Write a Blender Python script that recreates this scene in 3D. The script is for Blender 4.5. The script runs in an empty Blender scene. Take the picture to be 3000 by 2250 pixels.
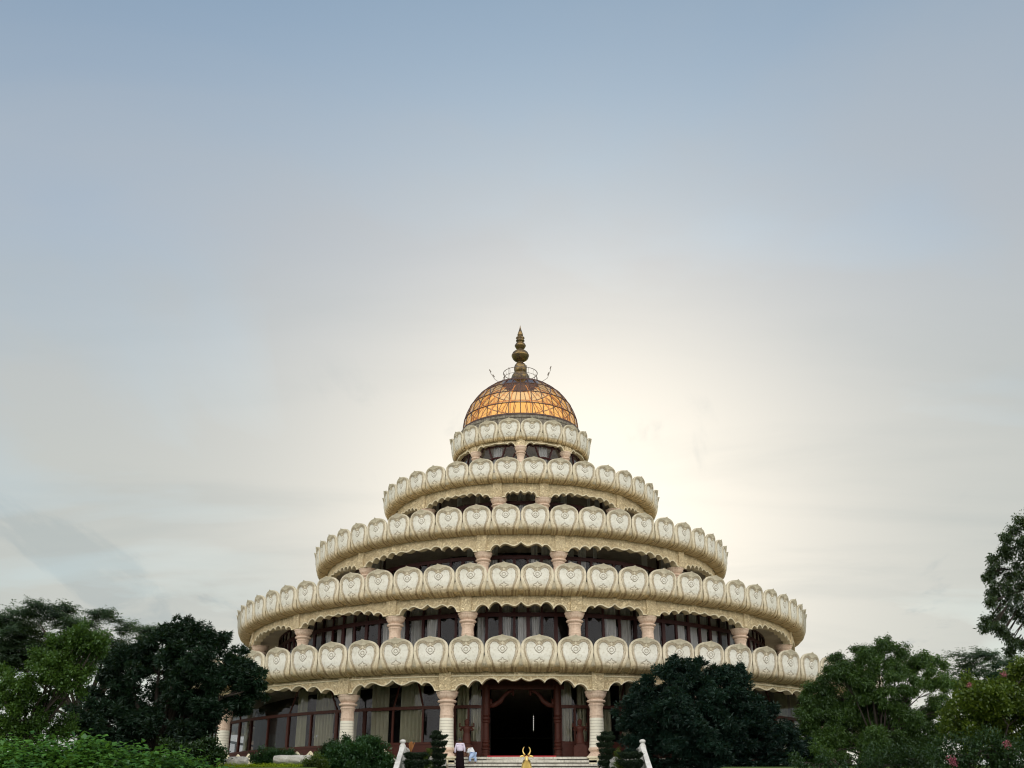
import bpy, math, random
import numpy as np
from mathutils import Vector, Matrix
PI = math.pi
R_ = math.radians
rng = np.random.default_rng(7)
scene = bpy.context.scene
col = scene.collection

# ------------------------------------------------------------------ camera
CZ = 1.6
PITCH, YAW, FPX = R_(23.09), R_(-0.5), 3065.0
cam_d = bpy.data.cameras.new('camera'); cam = bpy.data.objects.new('camera', cam_d); col.objects.link(cam)
cam.location = (0, 0, CZ); cam.rotation_euler = (PI/2 + PITCH, 0, -YAW)
cam_d.sensor_width = 36; cam_d.lens = 36*FPX/3000; cam_d.clip_start = 0.1; cam_d.clip_end = 9000
scene.camera = cam

# ------------------------------------------------------------------ sun, sky, exposure
SUN_EL, SUN_AZ = R_(14.5), R_(3.2)          # azimuth from +Y towards +X
sdir = Vector((math.sin(SUN_AZ)*math.cos(SUN_EL), math.cos(SUN_AZ)*math.cos(SUN_EL), math.sin(SUN_EL)))
sun_d = bpy.data.lights.new('sun', 'SUN'); sun = bpy.data.objects.new('sun', sun_d); col.objects.link(sun)
sun_d.energy = 2.2; sun_d.angle = R_(2.0); sun_d.color = (1.0, 0.82, 0.6)
sun.rotation_euler = sdir.to_track_quat('Z', 'Y').to_euler()
sun.location = (0, 0, 200)

world = bpy.data.worlds.new('World'); scene.world = world; world.use_nodes = True
nt = world.node_tree; nt.nodes.clear()
def wn(t, **k):
    n = nt.nodes.new(t)
    for a, b in k.items(): setattr(n, a, b)
    return n
def wm(op, a, b=None, clamp=False):
    n = wn('ShaderNodeMath', operation=op, use_clamp=clamp)
    for i, x in enumerate((a, b)):
        if x is None: continue
        if isinstance(x, (int, float)): n.inputs[i].default_value = x
        else: nt.links.new(x, n.inputs[i])
    return n.outputs[0]
def wmix(f, a, b, bt='MIX'):
    n = wn('ShaderNodeMix', data_type='RGBA', blend_type=bt)
    for s, x in ((n.inputs[0], f), (n.inputs[6], a), (n.inputs[7], b)):
        if isinstance(x, (int, float)): s.default_value = x
        elif isinstance(x, tuple): s.default_value = (*x, 1)
        else: nt.links.new(x, s)
    return n.outputs[2]
def wramp(x, pts, interp='EASE'):
    n = wn('ShaderNodeValToRGB'); n.color_ramp.interpolation = interp
    e = n.color_ramp.elements
    while len(e) < len(pts): e.new(0.5)
    for q, (p, c) in zip(e, pts): q.position = p; q.color = (*c, 1) if isinstance(c, tuple) else (c, c, c, 1)
    nt.links.new(x, n.inputs[0]); return n.outputs[0]
SKY_K = 0.1
sky = wn('ShaderNodeTexSky', sky_type='NISHITA', sun_disc=False)
sky.sun_elevation = SUN_EL; sky.sun_rotation = SUN_AZ; sky.air_density = 1.0; sky.dust_density = 1.0; sky.ozone_density = 3.0
tc = wn('ShaderNodeTexCoord'); nrm = wn('ShaderNodeVectorMath', operation='NORMALIZE')
nt.links.new(tc.outputs['Generated'], nrm.inputs[0])
sep = wn('ShaderNodeSeparateXYZ'); nt.links.new(nrm.outputs[0], sep.inputs[0])
dot = wn('ShaderNodeVectorMath', operation='DOT_PRODUCT'); nt.links.new(nrm.outputs[0], dot.inputs[0]); dot.inputs[1].default_value = sdir
dp = wm('MAXIMUM', dot.outputs['Value'], 0.0)
ang = wm('ARCCOSINE', wm('MINIMUM', dot.outputs['Value'], 1.0))         # angle from the sun
# cirrus: stretched noise seen on a plane high above
inv = wm('DIVIDE', 1.0, wm('MAXIMUM', wm('ADD', sep.outputs[2], 0.12), 0.05))
cx = wn('ShaderNodeCombineXYZ')
nt.links.new(wm('MULTIPLY', sep.outputs[0], inv), cx.inputs[0]); nt.links.new(wm('MULTIPLY', sep.outputs[1], inv), cx.inputs[1])
def cnoise(scale, sx, sy, rot, det, rough, dist=0.0, off=0.0):
    mp = wn('ShaderNodeMapping'); mp.inputs['Scale'].default_value = (sx, sy, 1); mp.inputs['Rotation'].default_value = (0, 0, R_(rot)); mp.inputs['Location'].default_value = (off, off*.7, off*.3)
    nt.links.new(cx.outputs[0], mp.inputs[0])
    n = wn('ShaderNodeTexNoise'); n.inputs['Scale'].default_value = scale; n.inputs['Detail'].default_value = det; n.inputs['Roughness'].default_value = rough; n.inputs['Distortion'].default_value = dist
    nt.links.new(mp.outputs[0], n.inputs['Vector']); return n.outputs['Fac']
n1 = cnoise(0.8, 1, 1.35, 35, 7, .5, .7, 3.0)
n2 = cnoise(1.0, .8, 2.2, -10, 8, .55, .4, 9.0)
wisps = wramp(n1, [(.38, 0.0), (.66, 1.0)])
wisps2 = wramp(n2, [(.42, 0.0), (.72, 1.0)])
# veil is thick near the horizon and round the sun, thin overhead
veil_el = wramp(sep.outputs[2], [(0.0, 1.0), (.30, 1.0), (.46, .88), (.60, .66), (.72, .48), (1.0, .35)], 'LINEAR')
glow_w = wm('POWER', dp, 24.0)
glow_n = wm('POWER', dp, 62.0)
mask = wm('ADD', wm('MULTIPLY', veil_el, .84), wm('MULTIPLY', wm('MULTIPLY', wisps, .46), wm('SUBTRACT', 1.0, wm('MULTIPLY', sep.outputs[2], .6))), True)
mask = wm('ADD', mask, wm('MULTIPLY', glow_w, .35), True)
k = 1/SKY_K
def sc(c): return tuple(x*k for x in c)
vb = wramp(sep.outputs[2], [(0.0, (2.75, 2.95, 2.72)), (.30, (2.70, 2.86, 2.80)), (.50, (2.3, 2.56, 2.86)), (.70, (1.9, 2.25, 2.62)), (1.0, (1.6, 2.1, 2.7))], 'LINEAR')
veil_c = wmix(wm('MULTIPLY', glow_w, .9, True), vb, sc((.45, .43, .40)))
warm_low = wm('MULTIPLY', wm('POWER', dp, 5.0), wramp(sep.outputs[2], [(.0, 1.0), (.36, .55), (.5, 0.0)], 'LINEAR'))
veil_c = wmix(wm('MULTIPLY', warm_low, .28), veil_c, sc((.42, .395, .325)))
veil_c = wmix(wm('MULTIPLY', glow_n, 1.0, True), veil_c, sc((.64, .59, .50)))
low = wm('MULTIPLY', wisps2, wramp(sep.outputs[2], [(.0, 1.0), (.42, .5), (.6, 0.0)], 'LINEAR'))
veil_c = wmix(wm('MULTIPLY', low, .34), veil_c, sc((.19, .22, .225)))
n3 = cnoise(1.5, 1.9, .75, -8, 8, .6, .5, 8.1)
puff = wm('MULTIPLY', wramp(n3, [(.57, 0.0), (.68, 1.0)]), wramp(sep.outputs[2], [(.08, 0.0), (.16, 1.0), (.34, .7), (.42, 0.0)], 'LINEAR'))
veil_c = wmix(wm('MULTIPLY', puff, .42), veil_c, sc((.19, .225, .235)))
blue = wmix(1.0, sky.outputs[0], (.68, .80, .76), 'MULTIPLY')
skyc = wmix(mask, blue, veil_c)
# added fill for the shaded facade: sky brightened away from the sun, behind the camera
back = wm('MULTIPLY', wramp(wm('MULTIPLY', wm('ADD', wm('MULTIPLY', sep.outputs[1], -1.0), 1.0), .5), [(.35, 0.0), (.75, 1.0)]), 1.0)
skyc = wmix(wm('MULTIPLY', back, .85), skyc, sc((1.25, 1.21, 1.12)))
bg = wn('ShaderNodeBackground'); bg.inputs[1].default_value = SKY_K
nt.links.new(skyc, bg.inputs[0])
wo = wn('ShaderNodeOutputWorld'); nt.links.new(bg.outputs[0], wo.inputs[0])
scene.view_settings.view_transform = 'Standard'; scene.view_settings.look = 'None'
scene.view_settings.exposure = 0.95; scene.view_settings.gamma = 1.0
scene.render.engine = 'CYCLES'
scene.cycles.max_bounces = 8; scene.cycles.transparent_max_bounces = 12
scene.cycles.sample_clamp_indirect = 6
scene.cycles.pixel_filter_type = 'BLACKMAN_HARRIS'; scene.cycles.filter_width = 1.15

# ------------------------------------------------------------------ helpers
def P(u, v, Y):
    """point at depth Y whose direction was read off the photograph (3000 px wide)"""
    x, y = (u-1500)/FPX, -(v-1125)/FPX
    d = Vector((x, math.cos(PITCH)-y*math.sin(PITCH), math.sin(PITCH)+y*math.cos(PITCH)))
    c, s = math.cos(-YAW), math.sin(-YAW)
    d = Vector((d.x*c-d.y*s, d.x*s+d.y*c, d.z))
    return Vector((d.x*Y/d.y, Y, CZ+d.z*Y/d.y))
def wloc(o):
    v = Vector((0, 0, 0))
    while o is not None: v += o.location; o = o.parent
    return v
def tag(o, label=None, cat=None, group=None, kind=None):
    if label: o['label'] = label
    if cat: o['category'] = cat
    if group: o['group'] = group
    if kind: o['kind'] = kind
    return o
def empty(name, loc, label, cat, group=None, rz=0):
    o = bpy.data.objects.new(name, None); col.objects.link(o); o.location = loc; o.rotation_euler = (0, 0, rz)
    o.empty_display_size = .3
    return tag(o, label, cat, group)
def mobj(name, V, F, mat, parent=None, smooth=False, local=False, attrs=None):
    """one mesh object; V in world coordinates (parents carry no rotation) unless local"""
    V = np.asarray(V, dtype=np.float32).reshape(-1, 3)
    if parent is not None and not local: V = V - np.array(wloc(parent), dtype=np.float32)
    me = bpy.data.meshes.new(name)
    if isinstance(F, np.ndarray):
        n, kk = F.shape
        me.vertices.add(len(V)); me.vertices.foreach_set('co', V.ravel())
        me.loops.add(n*kk); me.loops.foreach_set('vertex_index', F.ravel().astype(np.int32))
        me.polygons.add(n); me.polygons.foreach_set('loop_start', (np.arange(n)*kk).astype(np.int32)); me.polygons.foreach_set('loop_total', np.full(n, kk, np.int32))
        me.update(calc_edges=True)
    else:
        me.from_pydata([tuple(v) for v in V.tolist()], [], F)
    if smooth: me.polygons.foreach_set('use_smooth', np.ones(len(me.polygons), bool))
    if attrs:
        for an, arr in attrs.items():
            a = me.color_attributes.new(an, 'FLOAT_COLOR', 'POINT')
            c = np.ones((len(V), 4), np.float32); c[:, :arr.shape[1]] = arr; a.data.foreach_set('color', c.ravel())
    if mat: me.materials.append(mat)
    o = bpy.data.objects.new(name, me); col.objects.link(o)
    if parent is not None: o.parent = parent
    return o
class MB:
    """collects shapes into one mesh"""
    def __init__(s): s.V = []; s.F = []
    def add(s, V, F):
        b = len(s.V); s.V += [tuple(v) for v in V]; s.F += [tuple(i+b for i in f) for f in F]; return s
    def box(s, c, d, rz=0, tilt=None):
        V = []
        for x in (-.5, .5):
            for y in (-.5, .5):
                for z in (-.5, .5): V.append(Vector((x*d[0], y*d[1], z*d[2])))
        M = Matrix.Rotation(rz, 3, 'Z')
        if tilt is not None: M = M @ tilt
        return s.add([M @ v + Vector(c) for v in V], [(0, 1, 3, 2), (4, 6, 7, 5), (0, 4, 5, 1), (2, 3, 7, 6), (0, 2, 6, 4), (1, 5, 7, 3)])
    def tube(s, pts, rad, n=8, cap=True):
        pts = [Vector(p) for p in pts]
        if isinstance(rad, (int, float)): rad = [rad]*len(pts)
        V = []; F = []; up = None
        for i, p in enumerate(pts):
            d = (pts[min(i+1, len(pts)-1)] - pts[max(i-1, 0)]).normalized()
            if up is None: up = Vector((0, 0, 1)) if abs(d.z) < .9 else Vector((1, 0, 0))
            a = d.cross(up).normalized(); up = a.cross(d).normalized()
            for k2 in range(n):
                t = 2*PI*k2/n; V.append(p + (a*math.cos(t) + up*math.sin(t))*rad[i])
        for i in range(len(pts)-1):
            for k2 in range(n):
                F.append((i*n+k2, i*n+(k2+1) % n, (i+1)*n+(k2+1) % n, (i+1)*n+k2))
        if cap: F.append(tuple(range(n))[::-1]); F.append(tuple((len(pts)-1)*n+k2 for k2 in range(n)))
        return s.add(V, F)
    def lathe(s, prof, c=(0, 0, 0), n=24, a0=0, a1=2*PI, scal=None, cap=False):
        full = abs(a1-a0-2*PI) < 1e-6; m = n if full else n+1; V = []; F = []
        for (r, z) in prof:
            for k2 in range(m):
                t = a0+(a1-a0)*k2/n; rr = r if scal is None else r*scal(t, z)
                V.append((c[0]+rr*math.sin(t), c[1]-rr*math.cos(t), c[2]+z))
        for i in range(len(prof)-1):
            for k2 in range(n):
                j = (k2+1) % m
                F.append((i*m+k2, i*m+j, (i+1)*m+j, (i+1)*m+k2))
        if cap: F.append(tuple(range(m))[::-1]); F.append(tuple((len(prof)-1)*m+k2 for k2 in range(m)))
        return s.add(V, F)
    def arcbox(s, a0, a1, r0, r1, z0, z1, n=6):
        """a box bent round the building's axis"""
        V = []; F = []
        for k2 in range(n+1):
            a = a0+(a1-a0)*k2/n
            for r in (r0, r1):
                for z in (z0, z1): V.append((r*math.sin(a), BY-r*math.cos(a), z))
        for k2 in range(n):
            b = 4*k2
            F += [(b, b+4, b+5, b+1), (b+2, b+3, b+7, b+6), (b+1, b+5, b+7, b+3), (b, b+2, b+6, b+4)]
        F += [(0, 1, 3, 2), (4*n, 4*n+2, 4*n+3, 4*n+1)]
        return s.add(V, F)
    def obj(s, name, mat, parent=None, smooth=False, local=False, auto=None):
        o = mobj(name, s.V, s.F, mat, parent, smooth, local)
        if auto: o.data.set_sharp_from_angle(angle=R_(auto)) if hasattr(o.data, 'set_sharp_from_angle') else None
        return o

# ------------------------------------------------------------------ materials
class Mat:
    def __init__(s, name):
        s.m = bpy.data.materials.new(name); s.m.use_nodes = True; s.t = s.m.node_tree; s.t.nodes.clear()
        s.out = s.n('ShaderNodeOutputMaterial')
    def n(s, t, **k):
        q = s.t.nodes.new(t)
        for a, b in k.items(): setattr(q, a, b)
        return q
    def put(s, sock, x):
        if isinstance(x, (int, float)): sock.default_value = x
        elif isinstance(x, tuple): sock.default_value = (*x, 1) if len(x) == 3 and sock.type == 'RGBA' else x
        else: s.t.links.new(x, sock)
    def noise(s, scale, det=4, rough=.5, vec=None, obj='Object', sx=None, dist=0):
        tcn = s.n('ShaderNodeTexCoord'); v = tcn.outputs[obj]
        if vec is not None: v = vec
        if sx:
            mp = s.n('ShaderNodeMapping'); mp.inputs['Scale'].default_value = sx; s.t.links.new(v, mp.inputs[0]); v = mp.outputs[0]
        q = s.n('ShaderNodeTexNoise'); q.inputs['Scale'].default_value = scale; q.inputs['Detail'].default_value = det; q.inputs['Roughness'].default_value = rough; q.inputs['Distortion'].default_value = dist
        s.t.links.new(v, q.inputs['Vector']); return q.outputs['Fac']
    def ramp(s, x, pts):
        q = s.n('ShaderNodeValToRGB'); e = q.color_ramp.elements
        while len(e) < len(pts): e.new(.5)
        for w, (p, c) in zip(e, pts): w.position = p; w.color = (*c, 1) if isinstance(c, tuple) else (c, c, c, 1)
        s.t.links.new(x, q.inputs[0]); return q.outputs[0]
    def mix(s, f, a, b, bt='MIX'):
        q = s.n('ShaderNodeMix', data_type='RGBA', blend_type=bt)
        s.put(q.inputs[0], f); s.put(q.inputs[6], a); s.put(q.inputs[7], b); return q.outputs[2]
    def math(s, op, a, b=0.0, clamp=False):
        q = s.n('ShaderNodeMath', operation=op, use_clamp=clamp); s.put(q.inputs[0], a); s.put(q.inputs[1], b); return q.outputs[0]
    def attr(s, name, comp=None):
        q = s.n('ShaderNodeAttribute'); q.attribute_name = name
        if comp is None: return q.outputs['Color']
        p = s.n('ShaderNodeSeparateColor'); s.t.links.new(q.outputs['Color'], p.inputs[0]); return p.outputs[comp]
    def xyz(s, kind, i):
        tcn = s.n('ShaderNodeTexCoord'); p = s.n('ShaderNodeSeparateXYZ'); s.t.links.new(tcn.outputs[kind], p.inputs[0]); return p.outputs[i]
    def bump(s, h, d, strength=.6):
        q = s.n('ShaderNodeBump'); q.inputs['Distance'].default_value = d; q.inputs['Strength'].default_value = strength
        s.t.links.new(h, q.inputs['Height']); return q.outputs[0]
    def pbr(s, c, rough=.7, metal=0.0, nrm=None, spec=None, **kw):
        q = s.n('ShaderNodeBsdfPrincipled'); s.put(q.inputs['Base Color'], c); s.put(q.inputs['Roughness'], rough); s.put(q.inputs['Metallic'], metal)
        if nrm is not None: s.t.links.new(nrm, q.inputs['Normal'])
        if spec is not None: s.put(q.inputs['Specular IOR Level'], spec)
        for a, b in kw.items(): s.put(q.inputs[a.replace('_', ' ')], b)
        return s.fin(q.outputs[0])
    def fin(s, o): s.t.links.new(o, s.out.inputs[0]); return s.m

def m_stone(name, a, b, dirt, sc_=1.2, rough=.85, bd=.02, streak=.0):
    m = Mat(name); n = m.noise(sc_, 6, .6, obj='Object'); f = m.noise(9, 4, .6)
    c = m.mix(m.ramp(n, [(.35, 0.), (.68, 1.)]), a, b)
    c = m.mix(m.math('MULTIPLY', m.ramp(f, [(.5, 0.), (.75, 1.)]), .55), c, dirt)
    if streak:
        st = m.noise(2.2, 5, .65, sx=(3, 3, .25))
        c = m.mix(m.math('MULTIPLY', m.ramp(st, [(.52, 0.), (.7, 1.)]), streak), c, dirt)
    return m.pbr(c, rough, nrm=m.bump(f, bd), spec=.25)
def m_petal():
    m = Mat('carved_petal_stone')
    g = m.attr('carve', 0); pn = m.attr('carve', 1); curl = m.attr('carve', 2)
    oi = m.n('ShaderNodeObjectInfo').outputs['Random']
    tcn = m.n('ShaderNodeTexCoord'); ad = m.n('ShaderNodeVectorMath', operation='ADD'); sc2 = m.n('ShaderNodeVectorMath', operation='SCALE'); sc2.inputs[0].default_value = (37, 19, 53)
    m.t.links.new(oi, sc2.inputs['Scale']); m.t.links.new(tcn.outputs['Object'], ad.inputs[0]); m.t.links.new(sc2.outputs[0], ad.inputs[1])
    v = ad.outputs[0]
    n = m.noise(1.6, 6, .6, vec=v); f = m.noise(7, 5, .65, vec=v); st = m.noise(1.7, 5, .65, vec=v, sx=(2.2, 2.2, .5))
    rim = m.mix(m.ramp(n, [(.3, 0.), (.7, 1.)]), (.77, .70, .57), (.68, .61, .47))
    face = m.mix(m.ramp(n, [(.35, 0.), (.75, 1.)]), (.76, .745, .69), (.67, .65, .58))
    c = m.mix(pn, rim, face)
    c = m.mix(curl, c, m.mix(m.ramp(f, [(.4, 0.), (.7, 1.)]), (.86, .65, .36), (.72, .54, .29)))
    z = m.xyz('Object', 2)          # local z: 0 at the tip, -2 at the lip
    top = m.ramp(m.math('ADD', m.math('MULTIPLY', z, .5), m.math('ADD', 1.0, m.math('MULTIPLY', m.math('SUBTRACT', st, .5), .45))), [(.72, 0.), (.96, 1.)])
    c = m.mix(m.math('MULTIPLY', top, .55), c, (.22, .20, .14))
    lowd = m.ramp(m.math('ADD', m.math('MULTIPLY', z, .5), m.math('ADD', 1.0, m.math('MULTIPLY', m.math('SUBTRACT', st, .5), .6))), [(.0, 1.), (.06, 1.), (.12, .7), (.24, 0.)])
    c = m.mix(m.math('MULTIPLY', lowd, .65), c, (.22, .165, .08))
    c = m.mix(m.math('MULTIPLY', m.ramp(f, [(.5, 0.), (.72, 1.)]), .4), c, (.33, .27, .17))
    c = m.mix(m.math('MULTIPLY', g, .95), c, (.17, .105, .05))
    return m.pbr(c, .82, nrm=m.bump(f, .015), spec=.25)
M = {}
M['petal'] = m_petal()
M['frieze'] = None
def m_frieze():
    m = Mat('carved_frieze_stone')
    tcn = m.n('ShaderNodeTexCoord')
    vo = m.n('ShaderNodeTexVoronoi', feature='SMOOTH_F1'); vo.inputs['Scale'].default_value = 2.6
    wv = m.n('ShaderNodeTexNoise'); wv.inputs['Scale'].default_value = 3.2; wv.inputs['Detail'].default_value = 2; wv.inputs['Distortion'].default_value = 2.2
    m.t.links.new(tcn.outputs['Object'], wv.inputs['Vector']); m.t.links.new(tcn.outputs['Object'], vo.inputs['Vector'])
    scroll = m.ramp(wv.outputs['Fac'], [(.40, 0.), (.46, 1.), (.52, 0.), (.58, 1.), (.64, 0.)])
    n = m.noise(1.1, 6, .6); f = m.noise(8, 4, .6)
    c = m.mix(m.ramp(n, [(.35, 0.), (.7, 1.)]), (.89, .76, .52), (.79, .65, .42))
    c = m.mix(m.math('MULTIPLY', scroll, .36), c, (.40, .28, .15))
    c = m.mix(m.math('MULTIPLY', m.ramp(f, [(.5, 0.), (.75, 1.)]), .5), c, (.33, .23, .12))
    bl = m.noise(2.3, 5, .7); c = m.mix(m.math('MULTIPLY', m.ramp(bl, [(.46, 0.), (.60, 1.)]), .3), c, (.42, .29, .15))
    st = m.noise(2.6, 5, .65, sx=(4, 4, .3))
    c = m.mix(m.math('MULTIPLY', m.math('MULTIPLY', m.ramp(st, [(.25, .25), (.6, 1.)]), m.attr('carve', 0)), .8), c, (.17, .125, .06))  # streaked dirt under the lip, deepened to paint in the overhang's shade
    h = m.math('ADD', m.math('MULTIPLY', scroll, -1.0), f)
    return m.pbr(c, .85, nrm=m.bump(h, .05, .8), spec=.2)
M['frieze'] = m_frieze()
M['edge'] = m_stone('pale_arch_edge', (.74, .68, .52), (.66, .58, .41), (.4, .32, .2), 1.5)
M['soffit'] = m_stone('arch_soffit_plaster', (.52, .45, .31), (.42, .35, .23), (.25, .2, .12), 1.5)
M['slab'] = m_stone('slab_concrete', (.42, .38, .3), (.34, .3, .23), (.2, .17, .12), 1.0)
M['terra'] = m_stone('terracotta_capital', (.67, .53, .43), (.57, .43, .34), (.33, .2, .13), 2.5, streak=.3)
M['drum'] = m_stone('stained_drum_concrete', (.30, .27, .22), (.14, .12, .10), (.03, .026, .024), 2.5, streak=1.0)
def m_shaft(lines):
    m = Mat('pale_column_shaft' if lines else 'fluted_column_shaft')
    n = m.noise(3, 5, .6); c = m.mix(n, (.76, .74, .66), (.66, .63, .53))
    z = m.math('ADD', m.xyz('Object', 2), m.math('MULTIPLY', m.math('SUBTRACT', m.noise(5, 3, .5), .5), .05))
    fr = m.math('FRACT', m.math('DIVIDE', z, .165))
    ln = m.ramp(fr, [(0., 1.), (.14, 0.), (.86, 0.), (1., 1.)]) if lines else m.ramp(m.noise(9, 3, .5), [(.6, 0.), (.8, .4)])
    c = m.mix(m.math('MULTIPLY', ln, .75 if lines else .4), c, (.30, .27, .22))
    return m.pbr(c, .8, nrm=m.bump(m.math('MULTIPLY', ln, -1.), .02), spec=.25)
M['shaft'] = m_shaft(True); M['flute'] = m_shaft(False)
def m_plain(name, c, rough=.6, metal=0., var=.25, sc_=4, bd=.0, spec=None):
    m = Mat(name); n = m.noise(sc_, 5, .6)
    cc = m.mix(n, tuple(x*(1-var) for x in c), tuple(min(1, x*(1+var)) for x in c))
    return m.pbr(cc, rough, metal, nrm=m.bump(n, bd) if bd else None, spec=spec)
M['wood'] = m_plain('red_brown_wood', (.052, .014, .009), .5, var=.4, sc_=6, bd=.005, spec=.2)
M['frame'] = m_plain('dark_maroon_frame', (.040, .012, .013), .5, var=.35, sc_=5, spec=.2)
M['domerib'] = m_plain('dome_rib_metal', (.06, .025, .02), .5, var=.3)
M['truss'] = m_plain('amber_lit_truss_paint', (.70, .40, .15), .6, var=.2)  # warm light inside the dome is put into the truss colour
M['dark'] = m_plain('light_block_dark', (.010, .009, .008), .9, var=.3, sc_=1)  # for the added wall that keeps daylight out of the storeys
M['gold'] = m_plain('gilded_metal', (.86, .62, .20), .36, .6, var=.12, sc_=8, bd=.004)
def m_brass():
    m = Mat('tarnished_brass'); n = m.noise(3, 6, .65); z = m.noise(2, 3, .5, sx=(1, 1, 3))
    t = m.ramp(m.math('ADD', m.math('MULTIPLY', n, .6), m.math('MULTIPLY', z, .4)), [(.38, 0.), (.6, 1.)])
    c = m.mix(t, (.34, .23, .09), (.075, .058, .05))
    return m.pbr(c, m.ramp(t, [(0., .3), (1., .55)]), .85)
M['brass'] = m_brass()
M['iron'] = m_plain('thin_iron_rail', (.16, .13, .11), .6, .3)
M['step'] = m_stone('weathered_marble_step', (.62, .6, .54), (.45, .43, .38), (.2, .18, .15), 1.2, streak=.6)
M['white'] = m_stone('white_painted_balustrade', (.62, .62, .61), (.50, .50, .49), (.4, .38, .34), 2.)
M['carpet'] = m_plain('red_carpet', (.32, .012, .02), .95, var=.2, sc_=20)
M['stone'] = m_stone('rough_garden_stone', (.5, .49, .46), (.34, .33, .3), (.13, .12, .1), 2.5, bd=.05)
def m_curtain(name, ca, cb, cd):
    m = Mat(name)
    oi = m.n('ShaderNodeObjectInfo').outputs['Random']
    c = m.mix(oi, ca, cb)
    c = m.mix(m.noise(1.4, 4, .6), c, cd)
    d = m.n('ShaderNodeBsdfDiffuse'); m.put(d.inputs[0], c); t = m.n('ShaderNodeBsdfTranslucent'); m.put(t.inputs[0], c)
    x = m.n('ShaderNodeMixShader'); x.inputs[0].default_value = .2; m.t.links.new(d.outputs[0], x.inputs[1]); m.t.links.new(t.outputs[0], x.inputs[2])
    return m.fin(x.outputs[0])
M['curtain'] = m_curtain('olive_curtain_cloth', (.46, .49, .30), (.56, .56, .42), (.36, .33, .22))
M['curtain2'] = m_curtain('grey_white_curtain_cloth', (.80, .81, .76), (.72, .73, .70), (.58, .58, .55))
def m_glass(name, tint, refl, rough=.02):
    m = Mat(name)
    g = m.n('ShaderNodeBsdfGlossy'); g.inputs['Color'].default_value = (.95, .95, 1, 1); g.inputs['Roughness'].default_value = rough
    t = m.n('ShaderNodeBsdfTransparent'); t.inputs[0].default_value = (*tint, 1)
    lw = m.n('ShaderNodeLayerWeight'); lw.inputs[0].default_value = .5
    f = m.math('ADD', m.math('MULTIPLY', m.math('POWER', lw.outputs['Facing'], 4.0), .6), refl, True)
    nn = m.noise(.9, 3, .5); b = m.bump(nn, .03, .5); m.t.links.new(b, g.inputs['Normal'])
    x = m.n('ShaderNodeMixShader'); m.t.links.new(f, x.inputs[0]); m.t.links.new(t.outputs[0], x.inputs[1]); m.t.links.new(g.outputs[0], x.inputs[2])
    return m.fin(x.outputs[0])
M['glass'] = m_glass('window_glass', (.86, .86, .88), .012)
def m_amber(name, t0, t1, dif, k2):
    m = Mat(name)
    n = m.noise(2.5, 3, .5)
    t = m.n('ShaderNodeBsdfTransparent'); m.put(t.inputs[0], m.mix(n, t0, t1))
    tl = m.n('ShaderNodeBsdfTranslucent'); m.put(tl.inputs[0], dif)
    g = m.n('ShaderNodeBsdfGlossy'); g.inputs['Roughness'].default_value = .06; g.inputs['Color'].default_value = (.9, .88, .86, 1)
    a = m.n('ShaderNodeMixShader'); a.inputs[0].default_value = k2; m.t.links.new(t.outputs[0], a.inputs[1]); m.t.links.new(tl.outputs[0], a.inputs[2])
    lw = m.n('ShaderNodeLayerWeight'); lw.inputs[0].default_value = .5
    x = m.n('ShaderNodeMixShader'); m.t.links.new(m.math('ADD', m.math('MULTIPLY', m.math('POWER', lw.outputs['Facing'], 3.0), .8), .04), x.inputs[0]); m.t.links.new(a.outputs[0], x.inputs[1]); m.t.links.new(g.outputs[0], x.inputs[2])
    return m.fin(x.outputs[0])
M['amber'] = m_amber('amber_dome_glass', (1., .745, .35), (1., .80, .44), (1., .55, .18), .14)
M['greyglass'] = m_amber('grey_dome_glass', (.9, .82, .74), (.85, .76, .68), (.7, .66, .62), .45)
def m_leaf(name, a, b, cc, trans=.25, gloss=.06, patch=.35):
    m = Mat(name)
    r = m.attr('tone', 0)
    c = m.mix(r, a, b)
    pt = m.ramp(m.noise(patch, 3, .5), [(.4, 0.), (.65, 1.)])
    c = m.mix(m.math('MULTIPLY', pt, .6), c, cc)
    d = m.n('ShaderNodeBsdfDiffuse'); m.put(d.inputs[0], c)
    t = m.n('ShaderNodeBsdfTranslucent'); m.put(t.inputs[0], m.mix(.5, c, (.12, .2, .02)))
    x = m.n('ShaderNodeMixShader'); x.inputs[0].default_value = trans; m.t.links.new(d.outputs[0], x.inputs[1]); m.t.links.new(t.outputs[0], x.inputs[2])
    g = m.n('ShaderNodeBsdfGlossy'); g.inputs['Roughness'].default_value = .38; g.inputs['Color'].default_value = (.6, .75, .7, 1)
    y = m.n('ShaderNodeMixShader'); y.inputs[0].default_value = gloss; m.t.links.new(x.outputs[0], y.inputs[1]); m.t.links.new(g.outputs[0], y.inputs[2])
    return m.fin(y.outputs[0])
M['bark'] = m_plain('tree_bark', (.028, .021, .016), .9, var=.4, sc_=6, bd=.03)

# ------------------------------------------------------------------ the temple
BY = 90.0
FL = 5.4                                    # ground floor level
temple = empty('temple', (0, BY, FL), 'round cream temple of five lotus-petal tiers rising to an amber glass dome', 'temple')
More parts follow.
